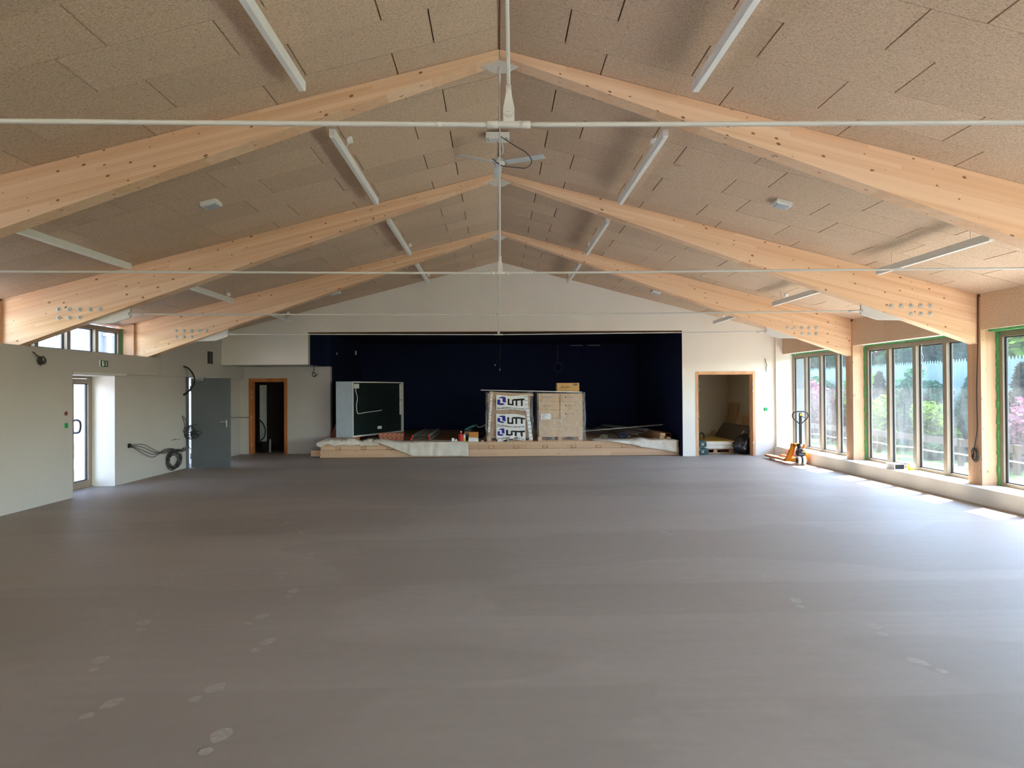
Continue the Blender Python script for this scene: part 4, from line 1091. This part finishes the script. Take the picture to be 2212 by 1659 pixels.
def pallet_banner():
    x0, x1, y0, y1 = -.24, .84, 18.14, 19.0
    o = thing('wrapped_pallet_load', 'wrapped pallet load with three blue and black logo banners', 'pallet load', ((x0+x1)/2, 18.5, ST))
    pallet_parts(o, -.27, .9, 18.12, 18.95, ST)
    z = ST+.122; rows = [(.3, 2), (.3, 2), (.27, 2), (.23, 2)]
    for h, n in rows:
        for r in range(2):
            for i in range(n):
                a = x0+(x1-x0)*i/n+random.uniform(0, .01)-.01*(z > 1.3); b = x0+(x1-x0)*(i+1)/n-.004
                MB().bbox(a, b, y0+.43*r+random.uniform(0, .008), y0+.43*r+.42, z, z+h-.004, .006).build('carton', CARD, o)
        z += h
    # timber edge boards over the load
    m = MB(); m.M = Matrix.Translation((-.2, 18.12, z+.005)) @ Matrix.Rotation(math.radians(4.0), 4, 'Y'); m.bbox(0, 1.12, 0, .07, 0, .045, .003); m.build('edge_board', PINEX, o)
    m = MB(); m.bbox(-.2, -.1, 18.14, 18.95, z, z+.05, .003); m.build('edge_board', PINEY, o)
    film(o, x0-.03, x1+.03, 18.085, 19.04, ST+.06, z+.015, 3, .03)
    yb = 18.035
    def banner(za, zb, name, tilt, clip=None):
        X0b, X1b = -.03, .71
        def warp(x, zz, d=0):
            t = (x-X0b)/(X1b-X0b)
            z_ = zz+tilt*t+.012*math.sin(t*7+zz*9)
            return (x, yb-.006*math.sin(t*9+zz*5)-d, z_)
        m = MB(); n = 18
        g = [[m.v(warp(X0b+(X1b-X0b)*i/n, L)) for L in (za, (za*2+zb)/3, (za+2*zb)/3, zb)] for i in range(n+1)]
        for i in range(n):
            for j in range(3): m.bm.faces.new([g[i][j], g[i+1][j], g[i+1][j+1], g[i][j+1]])
        b = m.build(name, PAPER, o); md = b.modifiers.new('s', 'SOLIDIFY'); md.thickness = .001
        # emblem: two interlocked bent shapes
        H = zb-za; bx = X0b+.03; bz = za+H*.3; s = H*.6
        def poly(mb, pts):
            vs = [mb.v(warp(bx+p*s, bz+q*s, .004)) for p, q in pts]
            vs2 = [mb.v(warp(bx+p*s, bz+q*s, .0025)) for p, q in pts]
            mb.bm.faces.new(vs); mb.bm.faces.new(vs2[::-1])
            for i in range(len(vs)): j = (i+1) % len(vs); mb.bm.faces.new([vs[i], vs[j], vs2[j], vs2[i]])
        m = MB()
        poly(m, [(.0, .1), (.0, .62), (.34, .62), (.34, .22), (.62, .22), (.9, .12), (.72, .02), (.5, .0), (.2, .04)])
        poly(m, [(.12, .74), (.28, .9), (.6, 1.0), (.98, .98), (1.02, .3), (.74, .3), (.6, .36), (.6, .78), (.36, .8)])
        m.build('emblem', BLUE, b)
        m = MB(); text_into(m, 'LiTT', H*.62, lambda u, w, d: warp(bx+s*1.22+u, bz+s*.06+w, .004+d), .011, X1b-.015-(bx+s*1.22)); m.build('lettering', INK, b)
        m = MB(); text_into(m, 'Des spécialistes à votre service', H*.17, lambda u, w, d: warp(X0b+.02+u, za+H*.06+w, .004+d), .001, X1b-X0b-.05); m.build('small_lettering', INK, b)
    banner(1.19, 1.55, 'logo_banner', -.02); banner(.75, 1.09, 'logo_banner', -.05); banner(.44, .735, 'logo_banner', -.03)
    # loose torn strip hanging below
    m = MB(); n = 14
    pts = [(-.03+.62*i/n, yb-.03-.02*math.sin(i), .32+.17*(i/n)+.02*math.sin(i*1.7)) for i in range(n+1)]
    g = [[m.v((x, y, z_)), m.v((x+.01, y+.01, z_+.06+.035*math.sin(i*.9)))] for i, (x, y, z_) in enumerate(pts)]
    for i in range(n): m.bm.faces.new([g[i][0], g[i+1][0], g[i+1][1], g[i][1]])
    b = m.build('torn_strip', PAPER, o); b.modifiers.new('s', 'SOLIDIFY').thickness = .002
    m = MB()
    for (a, h) in ((.0, .03), (.16, .03), (.3, .02), (.42, .02)):
        x = -.02+a; zz = .335+a*.26; m.prism([(x, zz), (x+.11, zz+.02), (x+.1, zz+.02+h), (x+.01, zz+h)], 'Y', yb-.07, yb-.067)
    m.build('torn_lettering', INK, b)
    # printed tape strips down both sides
    for xa, xb, za, zb, w in ((-.14, -.22, 1.62, .62, .05), (.72, .85, 1.55, .42, .085)):
        m = MB(); n = 16; g = []
        for i in range(n+1):
            t = i/n; x = xa+(xb-xa)*t; z_ = za+(zb-za)*t; g.append([m.v((x-w/2+.006*math.sin(i*2), yb-.002, z_)), m.v((x+w/2+.006*math.sin(i*1.3), yb-.002, z_))])
        for i in range(n): m.bm.faces.new([g[i][0], g[i+1][0], g[i+1][1], g[i][1]])
        b = m.build('tape_strip', PAPER, o); b.modifiers.new('s', 'SOLIDIFY').thickness = .002
        m = MB()
        for i in range(11):
            t = (i+.5)/11; x = xa+(xb-xa)*t; z_ = za+(zb-za)*t
            for dx in ((0,) if w < .06 else (-.02, .022)): m.prism([(x+dx-.012, z_), (x+dx+.012, z_+.012), (x+dx+.004, z_+.03), (x+dx-.008, z_+.02)], 'Y', yb-.0065, yb-.005)
        m.build('tape_print', INK, b)
pallet_banner()

def pallet_plain():
    x0, x1, y0, y1 = 1.05, 2.19, 18.1, 18.9
    o = thing('wrapped_pallet_load', 'wrapped pallet load of plain brown cartons with a white label sheet', 'pallet load', ((x0+x1)/2, 18.5, ST))
    pallet_parts(o, 1.03, 2.17, 18.08, 18.88, ST)
    z = ST+.122; rows = [(.23, 1), (.22, 1), (.215, 2), (.215, 2), (.21, 2)]
    for h, n in rows:
        for r in range(2):
            for i in range(n):
                a = x0+(x1-x0)*(i/n if n == 1 else (0, .48)[i])+.003; b = x0+(x1-x0)*(1 if n == 1 else (.48, 1)[i])-.012
                c = MB().bbox(a, b, y0+.4*r+random.uniform(0, .005), y0+.4*r+.395, z, z+h-.004, .005).build('carton', CARD2, o)
                if r == 0 and n == 2:
                    m = MB(); m.box(a+.12, a+.165, y0-.001, y0+.002, z+.09, z+.135)
                    text_into(m, 'Rockfon', .05, lambda u, w, d: (a+.19+u, y0-.001-d, z+.095+w)); m.build('carton_print', plain('faded_print', (150, 126, 108)), c)
        z += h
    film(o, x0-.02, x1+.03, 18.05, 18.96, ST+.04, z+.01, 8, .028)
    b = MB().box(1.1, 1.36, 18.02, 18.022, .93, 1.075).build('label_sheet', PAPER, o)
    m = MB()
    for i, w in enumerate((.1, .15, .07, .12)): m.box(1.13, 1.13+w, 18.017, 18.02, 1.05-i*.03, 1.058-i*.03)
    m.build('label_print', plain('grey_print', (110, 110, 112)), b)
    return z
zt = pallet_plain()
o = thing('carton', 'single brown carton with small logo on top of the right pallet load', 'box', (1.81, 18.3, zt+.04))
MB().bbox(1.53, 2.1, 18.15, 18.55, zt+.045, zt+.265, .004).build('carton_body', plain('golden_cardboard', (206, 164, 108), .8), o)
m = MB(); 
for (a, b, c, d) in ((1.635, 1.68, 0, .008), (1.635, 1.68, .04, .048), (1.635, 1.643, 0, .048), (1.672, 1.68, 0, .048)): m.box(a, b, 18.147, 18.15, zt+.135+c, zt+.135+d)
text_into(m, 'Rockfon', .05, lambda u, w, d: (1.7+u, 18.148-d, zt+.142+w), .0006)
m.build('logo_print', plain('brown_print', (70, 52, 36)), o)
MB().box(1.95, 2.05, 18.147, 18.15, zt+.2, zt+.24).build('carton_label', plain('grey_print', (110, 110, 112)), o)
tag(MB().cyl((-.42, 18.1, zt+.098), (2.16, 18.08, zt+.028), .011).build('white_batten', PAPER), 'long thin white batten lying across the tops of both pallet loads', 'batten')
lump('plastic_scrap', 'crumpled clear plastic between the two pallet loads', 'plastic', (.95, 18.5, ST), (.05, .18, .26), FILM, 11)

# right end of the stage: pipe, metal studs, timber
tag(MB().cyl((1.9, 19.6, .49), (4.56, 19.5, .7), .017).build('metal_pipe', DULLZ), 'long metal pipe propped across the stud pile, its end raised', 'pipe')
studs = [((3.35, 22.9, .5), (3.98, 18.95, .56)), ((3.42, 22.9, .52), (4.04, 18.98, .585)), ((3.1, 22.6, .42), (3.72, 18.8, .47)), ((3.0, 22.4, .4), (3.5, 18.75, .42)), ((2.85, 22.5, .4), (3.3, 18.7, .4)), ((3.2, 22.8, .44), (3.88, 18.85, .5)), ((2.7, 22.3, .395), (3.08, 18.7, .395))]
sl = ['longest pale stud lying on top of the pile', 'second pale stud on top, right of the longest', 'stud in the middle of the pile, under the pale ones', 'low stud left of the middle of the pile', 'low stud second from the left in the pile', 'stud just under the two pale top studs', 'leftmost low stud of the pile']
for (a, b), lb in zip(studs, sl):
    A, B = Vector(a), Vector(b); d = (B-A); L = d.length; d.normalize(); side = d.cross(Vector((0, 0, 1))).normalized(); up = side.cross(d)
    m = MB(); m.M = Matrix(((d.x, side.x, up.x, A.x), (d.y, side.y, up.y, A.y), (d.z, side.z, up.z, A.z), (0, 0, 0, 1)))
    m.box(0, L, -.024, .024, 0, .003); m.box(0, L, -.024, -.021, .003, .03); m.box(0, L, .021, .024, .003, .03)
    tag(m.build('metal_stud', DULLZ), 'galvanised '+lb, 'metal stud', 'metal studs piled on the stage')
for (x0, x1, y0, y1, z0, z1, lb, mt) in ((4.17, 4.3, 18.12, 20.2, ST+.014+.083, ST+.014+.165, 'upper pale timber with its end showing, at the right of the stage', PINEY), (4.15, 4.27, 18.1, 20.0, ST+.014, ST+.096, 'lower pale timber under the upper one, at the right of the stage', PINEY),
                                    (4.33, 4.43, 18.1, 19.3, ST+.02, ST+.075, 'short small timber right of the stacked pair on the stage', PINEY)):
    tag(MB().bbox(x0, x1, y0, y1, z0, z1, .003).build('timber', mt), lb, 'timber', 'timbers at the right of the stage')
o = MB(); o.box(4.36, 4.5, 18.35, 19.8, ST, ST+.012); o.box(4.36, 4.372, 18.35, 19.8, ST+.012, ST+.15); o.box(4.488, 4.5, 18.35, 19.8, ST+.012, ST+.15); o.box(4.36, 4.5, 18.35, 19.8, ST+.15, ST+.162)
tag(o.build('brown_channel', plain('brown_steel', (110, 60, 44), .6)), 'hollow reddish brown channel lying at the right stage wall', 'channel')
m = MB()
for p in coilxz((3.28, 18.5, ST+.1), .1, .07, 6, 21): m.tube(p, .013, 8, 4)
tag(m.build('cable_coil', plain('blue_black_cable', (30, 34, 56), .5)), 'blue-black cable coil lying in front of the metal studs', 'cable')
m = MB()
for p in coilxz((2.75, 18.5, ST+.06), .1, .04, 4, 27): m.tube(p, .008, 6, 4)
tag(m.build('wire_coil', plain('dull_wire', (120, 118, 100), .5)), 'small dull wire coil lying left of the cable coil', 'wire')

# wires and sockets on the navy stage walls
cable_thing('hanging_lead', 'thin pair of leads with white ends hanging from the stage ceiling', [[(.1, 20.5, 3.2), (.1, 20.5, 2.9), (.04, 20.5, 2.6), (-.05, 20.5, 2.42)], [(.1, 20.5, 3.2), (.1, 20.5, 2.8), (.08, 20.5, 2.3)]], .004, CABLEM,
            lambda o: (MB().cyl((.08, 20.5, 2.3), (.08, 20.5, 2.24), .012).build('white_plug', PAPER, o), MB().cyl((-.05, 20.5, 2.42), (-.07, 20.5, 2.38), .01).build('white_plug', PAPER, o)))
cable_thing('cable_coil', 'dim cable coil hanging on the navy back wall of the stage', [[(2.0, 23.45, 3.15), (2.0, 23.45, 2.7), (2.02, 23.45, 2.6)]]+[[(2.02+math.cos(k*.75)*.14, 23.44, 2.42+math.sin(k*.75)*.15) for k in range(9)]], .012, plain('dim_cable', (66, 66, 76)))
for i, x in enumerate((2.42, 3.0)):
    tag(box(x, x+.42, 23.46, 23.5, 3.13, 3.15).build('track_slot', plain('pale_track', (150, 150, 150))), ['left', 'right'][i]+' of two thin pale tracks at the top of the stage back wall', 'track', 'pale tracks on the stage back wall')
tag(box(-4.5, -4.49, 20.0, 20.06, 2.7, 2.76).build('wall_socket', PAPER), 'tiny white socket on the left navy wall of the stage', 'socket')
tag(MB().bbox(-4.5, -4.46, 22.6, 22.66, 2.82, 2.95, .004).build('wall_socket', PAPER), 'small white fitting deeper on the left navy wall of the stage', 'socket')

# ------------------------------------------------------------------ store room behind the double doorway
o = thing('insulation_stack', 'stack of pale insulation panels on a pallet in the store room', 'panel stack', (5.7, 19.4, 0))
pallet_parts(o, 5.2, 6.15, 18.4, 20.3, .0)
MB().bbox(5.15, 6.2, 18.36, 20.4, .122, .215, .004).build('panel', PANELW, o)
MB().bbox(5.15, 6.18, 18.38, 20.4, .218, .305, .004).build('panel', PANELW, o)
MB().box(5.14, 6.2, 18.37, 20.42, .306, .316).build('top_facing', PANELY, o)
lump('bin_bag', 'full shiny black bin bag standing just inside the double doorway', 'bag', (6.33, 18.15, 0), (.27, .22, .26), BAGM, 4, amp=.32)
o = bpy.data.objects[[n.name for n in COL.objects if n.name.startswith('bin_bag')][0]]
MB().tube([(6.3, 18.2, .44), (6.36, 18.2, .5), (6.44, 18.18, .48)], .03, 8).build('tied_neck', BAGM, o)
for i in range(2):
    z = i*.19; x = 5.13+.0*i
    o = thing('tool_case', ['lower dark green tool case standing in the left corner of the double doorway', 'upper dark green tool case stacked in the left corner of the double doorway'][i], 'tool case', (5.24, 18.12, z), 'stacked tool cases')
    MB().bbox(5.08, 5.36-.05*i, 17.95, 18.3, z+.002, z+.16, .018).build('case_body', TOOLG, o)
    MB().bbox(5.07, 5.37-.05*i, 17.94, 18.31, z+.07, z+.085, .004).build('case_seam', BLACK, o)
    MB().bbox(5.17, 5.24, 17.93, 17.95, z+.05, z+.11, .004).build('latch', plain('grey_latch', (150, 156, 150)), o)
    MB().tube([(5.15, 18.1, z+.16), (5.15, 18.1, z+.185), (5.27, 18.1, z+.185), (5.27, 18.1, z+.16)], .008, 8).build('case_handle', BLACK, o)
o = thing('power_tool', 'dark green power tool lying on the insulation stack', 'tool', (5.35, 19.0, .316))
MB().bbox(5.2, 5.44, 18.95, 19.05, .33, .45, .03).build('tool_body', TOOLG, o)
MB().tube([(5.42, 19, .42), (5.48, 19, .5), (5.54, 19, .45), (5.55, 19, .34)], .018, 8).build('tool_handle', BLACK, o)
def lean(name, label, xa, za, xb, zb, ya, yb, mat, t=.02):
    m = MB(); d = Vector((xb-xa, 0, zb-za)).normalized(); n = Vector((d.z, 0, -d.x))*t
    m.prism([(xa, za), (xb, zb), (xb+n.x, zb+n.z), (xa+n.x, za+n.z)], 'Y', ya, yb); return tag(m.build(name, mat), label, 'board', 'boards leaning in the store room')
lean('cardboard_sheet', 'tall brown cardboard sheet leaning on the store room wall', 6.8, .02, 6.98, 1.26, 20.45, 21.25, CARD)
lean('cardboard_sheet', 'wide pale cardboard sheet leaning right of the tall brown one', 6.72, .02, 6.96, .99, 19.35, 20.44, CARD2)
lean('cardboard_sheet', 'small brown cardboard sheet at the right edge of the doorway view', 6.66, .02, 6.93, .9, 18.9, 19.9, CARD)
lean('leaning_sheet', 'long grey panel with dark frame leaning low in the store room', 6.42, .02, 6.85, .66, 19.0, 21.4, GREYB)
lean('pale_offcut', 'small pale offcut leaning against the far end of the grey panel', 6.3, .02, 6.5, .4, 21.0, 21.45, CARD2)
tag(MB().cyl((6.43, 18.9, .3), (6.62, 18.95, .55), .014).build('white_stick', PAPER), 'white stick leaning above the bin bag', 'stick')
# dark room
tag(MB().box(-6.56, -6.38, 19.75, 19.8, .3, 1.86).build('upright_board', plain('cool_grey_panel', (150, 156, 156))), 'narrow grey panel standing inside the dark doorway', 'panel')
cable_thing('black_hose', 'black hose curving inside the dark doorway', [[(-6.56, 19.6, .95), (-6.42, 19.6, .8), (-6.36, 19.6, .6), (-6.4, 19.6, .42), (-6.56, 19.6, .3)]], .02, BLACK)
tag(MB().lathe([(.1, 0), (.11, .3), (.115, .31), (.1, .31)], (-6.45, 19.75, 0), 20).build('black_bucket', BLACK), 'black bucket at the foot of the dark doorway', 'bucket')
tag(MB().cyl((-6.3, 19.8, 0), (-6.33, 19.9, .35), .03).build('pale_tube', plain('pale_tube', (150, 150, 146))), 'short pale tube standing inside the dark doorway', 'tube')

# ------------------------------------------------------------------ pallet truck
def truck():
    X, Y = 6.67, 15.42
    o = thing('pallet_truck', 'orange hand pallet truck parked along the windows at the far right', 'pallet truck', (X, Y, 0))
    for s in (-1, 1):
        f = MB(); xa = X+s*.185
        f.bbox(xa-.075, xa+.075, 15.72, 16.9, .055, .1, .008); f.prism([(16.9, .055), (16.9, .1), (17.0, .085), (17.0, .06)], 'X', xa-.06, xa+.06)
        fk = f.build('fork', plain('worn_orange_fork', (206, 128, 84), .5), o)
        for yy in (16.72, 16.6): MB().cyl((xa-.045, yy, .036), (xa+.045, yy, .036), .035, n=16).build('fork_roller', TYRE, fk)
    a = MB()
    for s in (-1, 1): a.prism([(X+s*.06, .44), (X+s*.1, .44), (X+s*.265, .06), (X+s*.2, .06)], 'Y', 15.66, 15.76)
    a.prism([(X-.1, .4), (X+.1, .4), (X+.1, .45), (X-.1, .45)], 'Y', 15.6, 15.8); a.prism([(X-.26, .055), (X+.26, .055), (X+.26, .12), (X-.26, .12)], 'Y', 15.68, 15.78)
    a.prism([(15.5, .44), (15.8, .44), (15.95, .1), (15.78, .1)], 'X', X-.1, X-.09); a.prism([(15.5, .44), (15.8, .44), (15.95, .1), (15.78, .1)], 'X', X+.09, X+.1)
    a.build('a_frame', ORANGE, o)
    p = MB(); p.cyl((X-.03, 15.52, .16), (X-.03, 15.52, .46), .045).cyl((X-.03, 15.52, .2), (X-.03, 15.52, .3), .07).bbox(X-.09, X+.07, 15.42, 15.56, .2, .28, .012); p.bbox(X-.08, X+.02, 15.44, 15.58, .3, .36, .01)
    p.build('hydraulic_pump', DGREY, o)
    MB().cyl((X-.11, 15.5, .33), (X+.08, 15.5, .33), .022).cyl((X-.03, 15.46, .4), (X-.03, 15.38, .44), .03).build('pivot', STEEL, o)
    for s in (-1, 1):
        x = X-.035+s*.055
        w = MB().lathe([(.06, -.03), (.095, -.03), (.1, -.022), (.1, .022), (.095, .03), (.06, .03)], (x, 15.42, .1), 28, 'X').build('steer_wheel', TYRE, o)
        MB().lathe([(.02, -.034), (.058, -.034), (.06, -.03), (.06, .03), (.058, .034), (.02, .034)], (x, 15.42, .1), 24, 'X').build('wheel_hub', DGREY, w)
    MB().bbox(X-.1, X+.03, 15.38, 15.44, .2, .24, .006).build('wheel_fork', DGREY, o)
    xc = X-.04
    MB().bbox(xc-.027, xc+.027, 15.4, 15.44, .42, 1.14, .008).build('tow_bar', DGREY, o)
    h = MB(); yy = 15.42
    h.tube([(xc-.012, yy, .9), (xc-.07, yy, .945), (xc-.14, yy, 1.01), (xc-.172, yy, 1.07), (xc-.155, yy, 1.135), (xc-.1, yy, 1.165), (xc, yy, 1.168), (xc+.1, yy, 1.165), (xc+.155, yy, 1.135), (xc+.172, yy, 1.07), (xc+.14, yy, 1.01), (xc+.07, yy, .945), (xc+.012, yy, .9)], .013, 10)
    h.build('handle_loop', DGREY, o)
    MB().bbox(xc-.02, xc+.028, 15.385, 15.4, 1.08, 1.13, .004).build('yellow_sticker', YELLOW, o)
    MB().tube([(xc+.02, 15.39, 1.07), (xc+.05, 15.38, 1.05), (xc+.09, 15.38, 1.03)], .008, 8).build('release_lever', BLACK, o)
    tag(MB().bbox(6.76, 6.9, 17.1, 17.25, 0, .05, .004).build('wood_offcut', PINEX), 'small wood offcut on the floor at the tip of the pallet truck forks', 'offcut')
truck()

# ------------------------------------------------------------------ outside, window side
gm = MB(); gm.box(7.7, 60, -30, 80, -.35, -.12); struct(gm.build('lawn_ground', LAWN))
gm = MB(); gm.box(7.46, 9.1, -14, 30, -.3, -.1); struct(gm.build('terrace_ground', PAVE))
struct(box(-40, 7.7, -60, YFRONT-.2, -.3, -.1).build('forecourt_ground', PAVE))
def fence():
    o = thing('picket_fence', 'tall pale picket fence with pointed tops behind the garden shrubs', 'fence', (13, 24, -.12)); o['kind'] = 'thing'
    m = MB(); y = 6.0
    while y < 52:
        h = 2.33+random.uniform(-.015, .015); m.prism([(y, -.12), (y+.118, -.12), (y+.118, h), (y+.059, h+.14), (y, h)], 'X', 13.0, 13.02); y += .122
    m.build('picket_panel', FENCEM, o)
    m = MB(); 
    for z in (.3, 1.3, 2.1): m.box(13.021, 13.06, 6, 52, z, z+.08)
    m.build('rail', RAILW, o)
fence()
def rail_fence():
    o = thing('low_rail_fence', 'low weathered garden rail fence with a white rope on the lawn', 'fence', (10.6, 20, -.12)); o['kind'] = 'thing'
    for i in range(14):
        y = 9+i*1.75; MB().bbox(10.55, 10.65, y, y+.1, -.12, .5, .008).build('fence_post', RAILW, o)
    for i in range(13):
        y = 9+i*1.75; MB().bbox(10.53, 10.549, y+.02, y+1.8, .33, .5, .004).build('fence_board', RAILW, o)
    MB().tube([(10.52, 9+i*.875, .16-(.03 if i % 2 else 0)) for i in range(27)], .018, 6, 3).build('rope', ROPE, o)
rail_fence()
def leaves(name, label, cat, c, r, n, mat, size, seed, stem=None, group=None, shape='ell'):
    rnd = random.Random(seed)
    o = thing(name, label, cat, (c[0], c[1], -.12), group)
    m = MB(); bm = m.bm
    blobs = [(Vector((rnd.gauss(0, .36), rnd.gauss(0, .36), rnd.uniform(-.6, .75))), rnd.uniform(.35, .6)) for _ in range(11)]
    for i in range(n):
        if shape == 'cone':
            t = rnd.random()**1.3; a = rnd.uniform(0, 2*PI); rad = (1-t)**.6*(.75+.25*rnd.random())*(.8+.2*math.sin(a*5+t*20)); p = Vector((math.cos(a)*rad, math.sin(a)*rad, -1+2*t))
        else:
            b, br = blobs[rnd.randrange(len(blobs))]; d = Vector((rnd.gauss(0, 1), rnd.gauss(0, 1), rnd.gauss(0, 1))).normalized(); p = b+d*br*(rnd.random()**.35)
        q = Vector((c[0]+p.x*r[0], c[1]+p.y*r[1], c[2]+p.z*r[2]))
        if q.z < -.1: q.z = -.1+rnd.random()*.1
        u = Vector((rnd.gauss(0, 1), rnd.gauss(0, 1), rnd.gauss(0, .7))).normalized(); w = u.orthogonal().normalized(); s = size*rnd.uniform(.8, 1.8)
        vs = [bm.verts.new(q+k) for k in (u*s, w*s*.45, -u*s*.9, -w*s*.45)]; bm.faces.new(vs)
    m.build('foliage', mat, o)
    st = MB(); zt_ = c[2] if shape != 'cone' else c[2]+r[2]*.5
    st.cyl((c[0], c[1], -.14), (c[0]+.05, c[1], zt_), .03+r[0]*.06, .015, 10)
    for i in range(5):
        a = rnd.uniform(0, 6.28); st.cyl((c[0], c[1], max(-.1, c[2]-r[2]*.5)), (c[0]+math.cos(a)*r[0]*.6, c[1]+math.sin(a)*r[1]*.6, c[2]+r[2]*.4), .012+r[0]*.02, .006, 6)
    st.build('stem', BARK, o); return o
GS = 'shrubs in front of the picket fence'; GT = 'trees beyond the picket fence'
SH = [('flowering_shrub', 'pink blossoming shrub seen through the farthest window', (11.4, 25.6, .95), (.75, 1.2, .95), 2200, LEAFP, .07, 'e'),
      ('red_leaf_shrub', 'dark red-leaved shrub right of the pink one in the farthest window', (11.2, 23.6, .8), (.6, .9, .95), 1600, LEAFR, .07, 'e'),
      ('garden_shrub', 'yellow-green shrub above the red one in the farthest window', (11.9, 23.3, 1.25), (.6, .9, .95), 1700, LEAFY, .08, 'e'),
      ('garden_shrub', 'mid green shrub behind the pink one in the farthest window', (12.2, 27.0, 1.0), (.7, 1.5, 1.05), 1800, LEAFM, .09, 'e'),
      ('cypress', 'brownish upright cypress in the left pane of the middle window', (11.8, 21.7, 1.0), (.45, .5, 1.15), 1800, LEAFB, .07, 'cone'),
      ('garden_shrub', 'leafy yellow-green shrub at the foot of the brownish cypress', (11.2, 20.9, .65), (.6, .8, .75), 1500, LEAFY, .07, 'e'),
      ('garden_shrub', 'tall fresh green shrub in the second pane of the middle window', (11.9, 20.3, 1.1), (.6, .8, 1.05), 2000, LEAFM, .08, 'e'),
      ('garden_shrub', 'bright yellow-green round shrub in the third pane of the middle window', (11.0, 17.75, .75), (.5, .65, .5), 1800, LEAFY, .06, 'e'),
      ('evergreen_shrub', 'dark evergreen bush behind the bright round shrub', (12.1, 19.3, .95), (.6, .8, 1.0), 2000, LEAFD, .07, 'e'),
      ('evergreen_shrub', 'small dark low bush on the lawn below the bright round shrub', (10.9, 17.6, .12), (.4, .55, .3), 1000, LEAFM, .06, 'e'),
      ('cypress', 'dark upright conifer in the right pane of the middle window', (11.7, 17.3, .9), (.6, .55, 1.05), 2200, LEAFD, .07, 'cone'),
      ('cypress', 'tall brown-green conifer in the nearest window', (11.8, 15.75, 1.0), (.5, .5, 1.2), 2000, LEAFB, .07, 'cone'),
      ('flowering_shrub', 'pink shrub at the right edge of the nearest window', (11.3, 15.1, .75), (.6, .7, .7), 1600, LEAFP, .07, 'e'),
      ('garden_shrub', 'yellow-green low shrub below the brown-green conifer', (10.95, 15.5, .3), (.45, .5, .45), 1100, LEAFY, .06, 'e')]
for i, (n, lb, c, r, k, mt, sz, sh) in enumerate(SH):
    leaves(n, lb, 'shrub', c, r, k, mt, sz, 40+i, None, GS, 'cone' if sh == 'cone' else 'ell')
TR = [((16.5, 36, 3.4), (2.2, 3.0, 2.2), 4200, LEAFM, .16, 'mid green tree beyond the fence, seen in the farthest window'),
      ((16.0, 31, 3.3), (2.0, 2.4, 2.2), 4000, LEAFD, .15, 'dark tree beyond the fence, between farthest and middle window'),
      ((16.2, 28, 3.2), (1.9, 2.0, 2.2), 4000, LEAFB, .15, 'brownish tree beyond the fence, left pane of the middle window'),
      ((15.8, 25.6, 3.2), (1.8, 1.9, 2.2), 5000, LEAFD, .14, 'dark green tree beyond the fence, second pane of the middle window'),
      ((15.9, 23.2, 3.2), (1.8, 1.9, 2.2), 5000, LEAFD, .14, 'dense dark tree beyond the fence, right panes of the middle window'),
      ((15.4, 20.4, 3.1), (1.6, 1.6, 2.0), 4200, LEAFY, .13, 'bright yellow-green tree beyond the fence, in the nearest window'),
      ((17.5, 40, 3.6), (2.4, 3.4, 2.6), 3200, LEAFM, .2, 'farthest green tree beyond the fence')]
for i, (c, r, k, mt, sz, lb) in enumerate(TR): leaves('garden_tree', lb, 'tree', c, r, k, mt, sz, 80+i, None, GT)

# ------------------------------------------------------------------ outside, far left
gm = MB(); gm.box(-30, -7.4, -20, 40, -.35, -.05); struct(gm.build('courtyard_ground', PAVE))
def house():
    o = thing('neighbour_building', 'neighbouring building with grey upright boards, white wall and downpipe', 'building', (-11.2, 18, 0)); o['kind'] = 'thing'
    MB().box(-11.4, -11.0, 8, 30, -.1, 2.5).build('white_wall', RENDER, o)
    m = MB(); y = 12.0
    while y < 20.3: m.box(-11.3, -11.0, y, y+.29, 2.5, 3.36); y += .3
    m.build('board_cladding', CLAD, o)
    MB().box(-11.3, -10.98, 12, 20.3, 3.36, 4.4).build('fascia_board', plain('pale_lilac_grey', (176, 172, 178), .6), o)
    MB().box(-11.4, -10.7, 20.55, 24, 2.5, 4.4).build('white_return', RENDER, o)
    MB().box(-11.3, -11.02, 20.3, 20.55, 2.5, 4.4).build('corner_post', plain('warm_grey', (150, 142, 134), .7), o)
    MB().prism([(-11.6, 4.6), (-9.6, 4.4), (-9.6, 4.52), (-11.6, 4.75)], 'Y', 6, 32).build('added_shade_eaves', ROOFM, o)  # unseen overhang added to keep the sun off the cladding
    p = MB().cyl((-10.85, 20.1, -.1), (-10.85, 20.1, 3.55), .075, n=20).cyl((-10.85, 20.1, 3.55), (-10.85, 20.1, 3.7), .1).build('downpipe', PIPE, o)
    MB().bbox(-10.98, -10.76, 20.0, 20.2, 3.27, 3.33, .005).build('pipe_bracket', PAPER, p)
    w = MB().box(-11.0, -10.97, 18.55, 19.0, .7, 2.0).build('window_pane', plain('blue_grey_pane', (120, 134, 150), .15), o)
    w2 = MB().box(-11.0, -10.97, 16.4, 17.9, 2.55, 3.1).build('green_window', plain('pale_green_glass', (150, 186, 170), .15), o)
    m = MB()
    for z in (2.55, 2.82, 3.06): m.box(-10.975, -10.95, 16.4, 17.9, z, z+.04)
    m.box(-10.975, -10.95, 17.86, 17.95, 2.5, 3.1); m.build('window_bar', PAPER, w2)
    MB().box(-11.01, -10.9, 18.6, 18.95, .12, .45).build('wall_vent', plain('vent_grey', (196, 198, 198)), o)
house()
